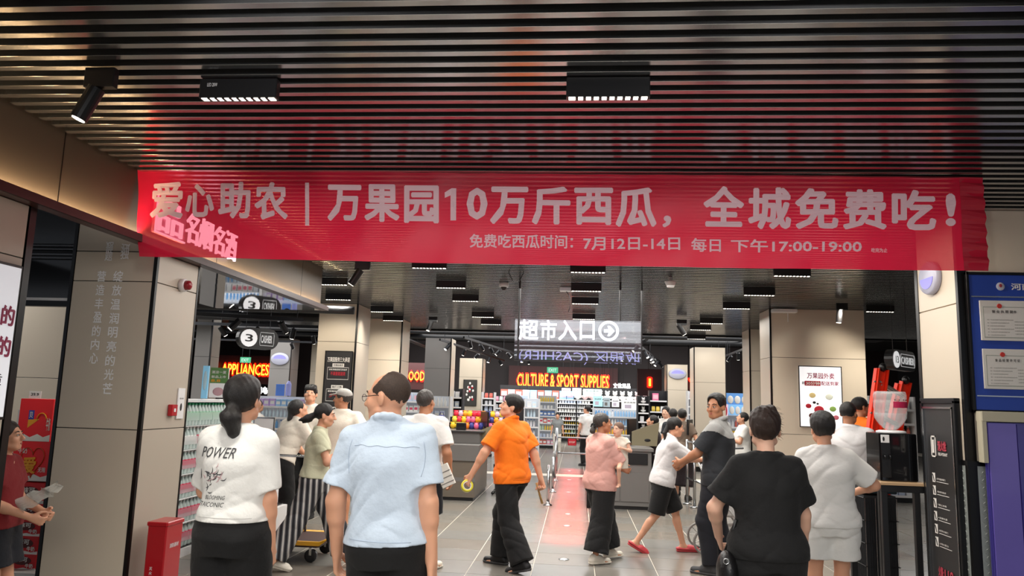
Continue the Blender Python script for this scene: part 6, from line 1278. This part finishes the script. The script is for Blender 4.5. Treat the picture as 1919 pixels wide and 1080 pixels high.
# polo woman with the stroller
po = person('woman in pale grey polo shirt, black shorts and red slippers pushing the pram', P(1243, 8.8), 1.53, -84, .008, lean=13, head=(6, -8), fem=True, wide=1.08, skin=SKIN, face=True,
    arms=dict(R=(.09, .55, 1.12), L=(-.08, .56, 1.10), pR=(.3, -.2, -1), pL=(-.3, -.2, -1)), legs=dict(L=(-.06, .26, .085), R=(.07, -.34, .13), drop=-.03, tR=.5, fL=(0, 1, 0), fR=(.05, 1, 0)),
    top=dict(m=GREYW, hem=.83, loose=.03, sleeve=.80, sr=.085, collar=True), bottom=dict(m=BLACK, kind='shorts', r=(.115, .105, .1), loose=.02, end=1.0), shoes=dict(m=REDR, sole=REDR, kind='slipper'), curl=(1.2, 1.2),
    hair=dict(th=.007, low=-.06, front=.058, extra=[((0, -.10, -.01), (0, -.12, -.09), .028, .03), ((0, -.12, -.09), (.01, -.10, -.24), .028, .014)]))
# guard
gd = person('man in a dark uniform shirt with light grey shoulders, looking back at the camera', P(1346, 7.78), 1.745, 66, .007, head=(72, -2, 0), wide=1.12, skin=SKIN_TAN, face=True,
    arms=dict(L=(-.08, .34, 1.02), R=(.06, .36, 1.00), pL=(-1, -.6, -.4), pR=(1, -.6, -.4)), legs=dict(L=(-.08, .06, .085), R=(.11, -.05, .085), fL=(.1, 1, 0), fR=(-.1, 1, 0)),
    top=dict(m=DARK, hem=.82, loose=.034, sleeve=.84, sr=.092, collar=True, folds=.005), bottom=dict(m=NAVY, r=(.112, .09, .075), loose=.02, end=.97, folds=.006), shoes=dict(m=GSHOE, sole=mat('grey_sole', '4a4a4c', .6)), curl=(1.0, 1.0),
    hair=dict(style='short', th=.007, low=-.02, front=.088, volume=.004))
# light shoulder panel of the uniform: part of the shirt's own surface lifted off by 2 mm
me = gd['shirt'].data; me2 = me.copy(); me2.materials.clear(); me2.materials.append(LGREY); bm = bmesh.new(); bm.from_mesh(me2); bm.normal_update()
rt = Matrix(gd['Rt']).inverted()
kill = [f for f in bm.faces if (rt @ (f.calc_center_median() - Vector(gd['pel']))).z < .335 + max(0, abs((rt @ (f.calc_center_median() - Vector(gd['pel']))).x) - .12) * .5]
bmesh.ops.delete(bm, geom=kill, context='FACES')
sg = sum(1 if f.normal.dot(f.calc_center_median() - Vector(gd['pel']) - Vector((0, 0, .3))) > 0 else -1 for f in list(bm.faces)[:400]); print('NORMALS', sg)
for v in bm.verts: v.co += v.normal * (.004 if sg > 0 else -.004)
bm.to_mesh(me2); bm.free(); link(bpy.data.objects.new('shoulder_panel', me2), gd['root'])
# black tee woman
bk = person('woman in a black t-shirt and black trousers with a messy brown updo', P(1434, 4.3), 1.615, 3, .006, head=(-10, 2, 0), fem=True, wide=.98, skin=SKIN_PALE,
    arms=dict(L=(-.22, .22, .93), R=(.25, .16, .86), pL=(-1, -.7, 0), pR=(1, -.7, 0)), top=dict(m=BLACK, hem=.86, loose=.035, sleeve=.72, sr=.092, folds=.006), bottom=dict(m=BLACK, r=(.135, .12, .11), loose=.03, folds=.005), shoes=dict(m=SHOEB),
    hair=dict(th=.009, low=-.058, front=.05, m=HAIRB, volume=.006, extra=[((-.02, -.05, .105), (.03, -.05, .115), .035, .030), ((.03, -.04, .12), (.055, -.05, .085), .022, .016), ((0, -.09, .06), (0, -.07, .1), .04, .03)], rough=.003))
g = G(); rr = random.Random(3)
for k in range(46):
    a = bk['Hc']((rr.uniform(-.05, .06), rr.uniform(-.09, -.02), rr.uniform(.08, .13))); dd = Vector((rr.uniform(-.6, 1), rr.uniform(-.4, .4), rr.uniform(-.6, .9))).normalized() * rr.uniform(.03, .06)
    a = Vector(a); g.tube([a, a + dd * .6, a + dd + Vector((.01, 0, -.015))], [.0012, .001, .0005], 3)
for k in range(20):
    a = Vector(bk['Hc']((rr.uniform(.055, .075), rr.uniform(-.07, 0), rr.uniform(-.04, .08)))); dd = Vector((rr.uniform(.2, 1), rr.uniform(-.4, .2), rr.uniform(-.9, .3))).normalized() * rr.uniform(.02, .04)
    g.tube([a, a + dd * .6, a + dd], [.0012, .001, .0005], 3)
g.ob('loose_hair', HAIRB, bk['root'])
# white set woman
ws = person('short-haired woman in a white t-shirt and white shorts, seen from behind at the table', P(1548, 5.6), 1.60, -4, .007, head=(6, 3, -4), fem=True, wide=.98, skin=SKIN, side=-2,
    arms=dict(R=(.25, .26, 1.08), pR=(1, -.8, -.3), L=(-.29, .05, .84)), top=dict(m=WHITE, hem=.86, loose=.042, sleeve=.80, sr=.095, folds=.006), bottom=dict(m=WHITE, kind='shorts', r=(.125, .125, .1), loose=.03, end=.62, folds=.006), shoes=dict(m=WSOLE), curl=(.5, .5),
    hair=dict(th=.012, low=-.045, front=.05, volume=.004))
person('man in a pale grey t-shirt standing beside the ladder, seen from behind', P(1590, 8.45), 1.715, -18, .009, head=(-25, 4), wide=1.18, skin=SKIN_TAN, arms=dict(R=(.27, .20, .95)), top=dict(m=GREYW, hem=.84, loose=.035, sleeve=.85, sr=.10), bottom=dict(m=BLACK, loose=.02, r=(.11, .09, .085)), shoes=dict(m=SHOEB),
    hair=dict(style='short', th=.005, low=-.03, front=.06))
person('man in an orange t-shirt holding the red ladder', P(1612, 10.1), 1.80, -70, .009, head=(-8, 6), skin=SKIN_TAN, face=True, wide=1.05, arms=dict(R=(.12, .42, 1.28), L=(-.1, .42, 1.15), pR=(.5, -.3, -1)), legs=dict(L=(-.09, .1, .085), R=(.09, -.14, .085)), top=dict(m=ORANGE, hem=.84, loose=.03, sleeve=.8, sr=.09), bottom=dict(m=BLACK, loose=.02), shoes=dict(m=SHOEB), curl=(1.3, 1.3),
    hair=dict(style='short', th=.007, low=-.03, front=.06))
person('woman in a dark red top at the left edge, holding a plastic bag', P(20, 4.55), 1.40, -78, .007, head=(0, 8), fem=True, wide=1.1, skin=SKIN, face=True, arms=dict(R=(.08, .27, .98), L=(-.06, .30, 1.0), pR=(.3, -.7, -1)), top=dict(m=RED, hem=.90, loose=.025, sleeve=.55, sr=.075), bottom=dict(m=NAVY, kind='shorts', r=(.12, .125, .1), loose=.03, end=.7), shoes=dict(m=SHOEB), curl=(1, 1),
    hair=dict(th=.007, low=-.09, front=.06, m=HAIRB, extra=[((0, -.09, -.02), (0, -.10, -.16), .04, .02)]))
# people further inside
person('child in a grey striped t-shirt standing in the far aisle', P(1046, 24.5), 1.27, 178, .016, skin=SKIN, headscale=1.12, top=dict(m=STRIPH, hem=.82, loose=.03), bottom=dict(m=CREAM), shoes=dict(m=WSOLE), hair=dict(th=.008, low=-.04, front=.05))
person('person in a white shirt and black trousers deep in the aisle', P(1101, 20), 1.56, 30, .014, head=(30, 10), top=dict(m=WHITE, loose=.03), bottom=dict(m=BLACK), shoes=dict(m=SHOEB), hair=dict(th=.008, low=-.05, front=.05))
person('cashier in a black patterned top leaning over the right checkout', P(1232, 13), 1.46, 82, .012, lean=10, head=(5, 18), fem=True, skin=SKIN, face=True, arms=dict(L=(-.08, .42, 1.10), R=(.1, .42, 1.10)), top=dict(m=FLORAL, loose=.02, hem=.8), bottom=dict(m=BLACK), shoes=dict(m=SHOEB), hair=dict(th=.009, low=-.06, front=.055))
person('pale-faced woman in a white top, furthest of the group at the right checkout', P(1249, 15.2), 1.60, 150, .013, fem=True, skin=SKIN_PALE, face=True, top=dict(m=WHITE), bottom=dict(m=BLACK), shoes=dict(m=SHOEB), hair=dict(th=.010, low=-.06, front=.055))
person('dark-haired person in grey waiting behind the right checkout', P(1262, 14.3), 1.56, 20, .013, top=dict(m=DARK), bottom=dict(m=BLACK), shoes=dict(m=SHOEB), hair=dict(th=.010, low=-.05, front=.055))
person('woman in a brown patterned blouse at the right checkout', P(1278, 13.6), 1.57, -20, .011, lean=3, head=(15, 8), fem=True, wide=1.1, arms=dict(L=(-.22, .22, 1.03), R=(.25, .20, 1.0)), top=dict(m=BROWN, loose=.02, hem=.9), bottom=dict(m=FLORAL, r=(.14, .14, .13), loose=.03, end=.6), shoes=dict(m=SHOEB), hair=dict(th=.010, low=-.06, front=.055))
person('shop worker in a white shirt with a red lanyard looking at a phone', P(1391, 14.1), 1.54, 95, .012, head=(-5, 18), fem=True, skin=SKIN, face=True, arms=dict(L=(-.05, .32, 1.16), R=(.08, .32, 1.16)), top=dict(m=WHITE, loose=.028), bottom=dict(m=BLACK), shoes=dict(m=SHOEB), hair=dict(th=.009, low=-.05, front=.055))
person('small far figure in white beyond the bun of the woman at left', P(484, 12), 1.52, -40, .012, fem=True, head=(20, 15), top=dict(m=WHITE, loose=.03), bottom=dict(m=BLACK), shoes=dict(m=SHOEB), hair=dict(th=.008, low=-.09, front=.055, extra=[((0, -.09, -.02), (0, -.09, -.14), .04, .03)]))
# ------------------------------------------------------------------ held things and prints
def world(o, p): return Vector(o['root'].matrix_basis @ Vector(p)) if 'mb' in o else Matrix.LocRotScale(o['root'].location, o['root'].rotation_euler, o['root'].scale) @ Vector(p)
# roll of tape and stick
c = world(og, og['wr'][0] + np.array([-.03, .02, -.10])); r = thing('tape_roll', c, 'roll of yellow sticky tape in the left hand of the man in orange', 'tape'); T = Matrix.Rotation(math.radians(70), 4, 'X') @ Matrix.Rotation(.3, 4, 'Y')
G().lathe([(.038, -.022), (.058, -.022), (.058, .022), (.038, .022), (.038, -.022)], 22, T=T, capb=False, capt=False).ob('tape', mat('yellow_film', 'd9cf3a', .25), r, True); G().lathe([(.034, -.023), (.039, -.023), (.039, .023), (.034, .023), (.034, -.023)], 22, T=T, capb=False, capt=False).ob('core', WPL, r, True)
c = world(og, og['wr'][1] + np.array([.0, .02, -.09])); r = thing('wooden_stick', c, 'short wooden stick in the right hand of the man in orange', 'stick'); G().tube([(-.03, 0, .05), (.035, 0, -.15)], [.009, .012], 8).ob('stick', mat('stick_wood', 'b58d55', .6, noise=.1), r, True)
# shoulder bag of the woman in black
c = world(bk, (-.235, -.03, .80)); r = thing('shoulder_bag', c, 'black shoulder bag with a steel ring hanging at the side of the woman in black', 'bag')
LE = mat('black_leather', '121113', .35, bump=.3, bscale=50); F = Field((-.12, -.14, -.17), (.12, .14, .14), .006); F.ell((0, 0, -.02), (.055, .10, .11), None, .01); F.cone((0, -.07, -.10), (0, .07, -.10), .045, .045, .03); link(bpy.data.objects.new('pouch', F.mesh('pouch', LE, .01)), r)
G().tube([(0, .05, .07), (.03, .03, .16), (.05, .0, .25)], .010, 6).ob('strap', LE, r, True); G().tube([(-.03, -.06, .0), (-.045, -.05, -.18), (-.03, -.02, -.34), (.0, .0, -.46)], .006, 6).ob('loose_strap', LE, r, True)
G().tube([(-.02 + .014 * math.cos(t), -.09, .05 + .014 * math.sin(t)) for t in np.linspace(0, 2 * PI, 13)[:-1]], .003, 5, closed=True).ob('ring', STEEL, r, True)
# folded paper bag of the grey-haired man
c = at(832, 893, 7.1); r = thing('paper_bag', c, 'folded white striped paper bag beside the elbow of the man in blue', 'bag')
T = Matrix.Rotation(-.45, 4, 'Y'); G().bev(-.05, -.02, -.10, .08, .02, .10, .006, T=T).ob('bag', mat('striped_paper', 'dedbd2', .7), r)
for k in range(3): G().box(-.05, -.022, -.07 + .05 * k, .08, -.02, -.063 + .05 * k, T=T).ob('stripe', INK, r)
# phone of the worker, lanyard
G().box(-.035, .115, 1.12, -.01, .125, 1.33).ob('lanyard', RPR, bpy.data.objects['person.021']) if 'person.021' in bpy.data.objects else None
# prints projected on the back of the tee
def project(o, body_list, name, m):
    me = o['shirt'].data; bm = bmesh.new(); bm.from_mesh(me); bv = BVHTree.FromBMesh(bm)
    for body, x0, z0, w_, h_, bold, slant in body_list:
        g = G()
        def fn(u, v, w):
            p = Vector((x0 + u * w_ + slant * v * h_, -.6, z0 + v * h_ + .02 * (u - .5) * 0)); hit = bv.ray_cast(p, Vector((0, 1, 0)))
            return Vector((p.x, (hit[0].y if hit[0] else -.15) - .003 - w * .03, p.z))
        text_fit(g, body, fn, None, bold, res=2); g.ob(name, m, o['root'])
    return bv
def seam(o, pts, name='seam', m=None, r=.0014, d=(0, 1, 0)):
    me = o['shirt'].data; bm = bmesh.new(); bm.from_mesh(me); bv = BVHTree.FromBMesh(bm); out = []
    for x, z in pts:
        hit = bv.ray_cast(Vector((x, -.6, z)), Vector((0, 1, 0)))
        if hit[0]: out.append(hit[0] + Vector((0, -.0008, 0)))
    if len(out) > 2: G().tube(out, r, 5).ob(name, m, o['root'], True)
SEAM = mat('shirt_seam', 'a9b8cc', .8); SEAMW = mat('white_seam', 'c9c8c4', .8)
seam(bl, [(-.15 + .3 * k / 24, 1.325 - .003 * math.cos(k)) for k in range(25)], m=SEAM); seam(bl, [(-.165 - .012 * math.sin(k / 12 * PI), 1.20 + .15 * k / 12) for k in range(13)], m=SEAM); seam(bl, [(.165 + .012 * math.sin(k / 12 * PI), 1.20 + .15 * k / 12) for k in range(13)], m=SEAM)
seam(bl, [(-.14 + .28 * k / 20, .925) for k in range(21)], 'hem_stitch', SEAM); seam(pw, [(-.12 + .26 * k / 20, .99) for k in range(21)], 'hem_stitch', SEAMW)
seam(og, [(-.12 + .24 * k / 20, .845) for k in range(21)], 'hem_stitch', mat('orange_seam', 'd86404', .8))
INK2 = mat('faded_black_print', '4a4a4c', .8); INKP = mat('faded_pink_print', 'c7a5a8', .8)
bv = project(pw, [('POWER', -.158, 1.275, .195, .052, .004, .25), ('BLOOMING', -.10, 1.075, .105, .020, -.002, .3), ('ETAICONIC', -.145, 1.040, .145, .022, -.006, .3)], 'lettering', INK2)
rr = random.Random(12)
for k in range(26):
    x = rr.gauss(-.075, .03); z = rr.gauss(1.175, .032); a = rr.uniform(0, PI); L_ = rr.uniform(.01, .03)
    pts = []
    for t in np.linspace(-1, 1, 5):
        p = Vector((x + math.cos(a + t * .5) * L_ * t, -.6, z + math.sin(a + t * .5) * L_ * t)); hit = bv.ray_cast(p, Vector((0, 1, 0))); pts.append(Vector((p.x, (hit[0].y if hit[0] else -.15) - .0015, p.z)))
    G().tube(pts, [.0005, .0022, .003, .0018, .0005], 4).ob('flower_stroke', INKP if k % 3 == 0 else INK2, pw['root'])
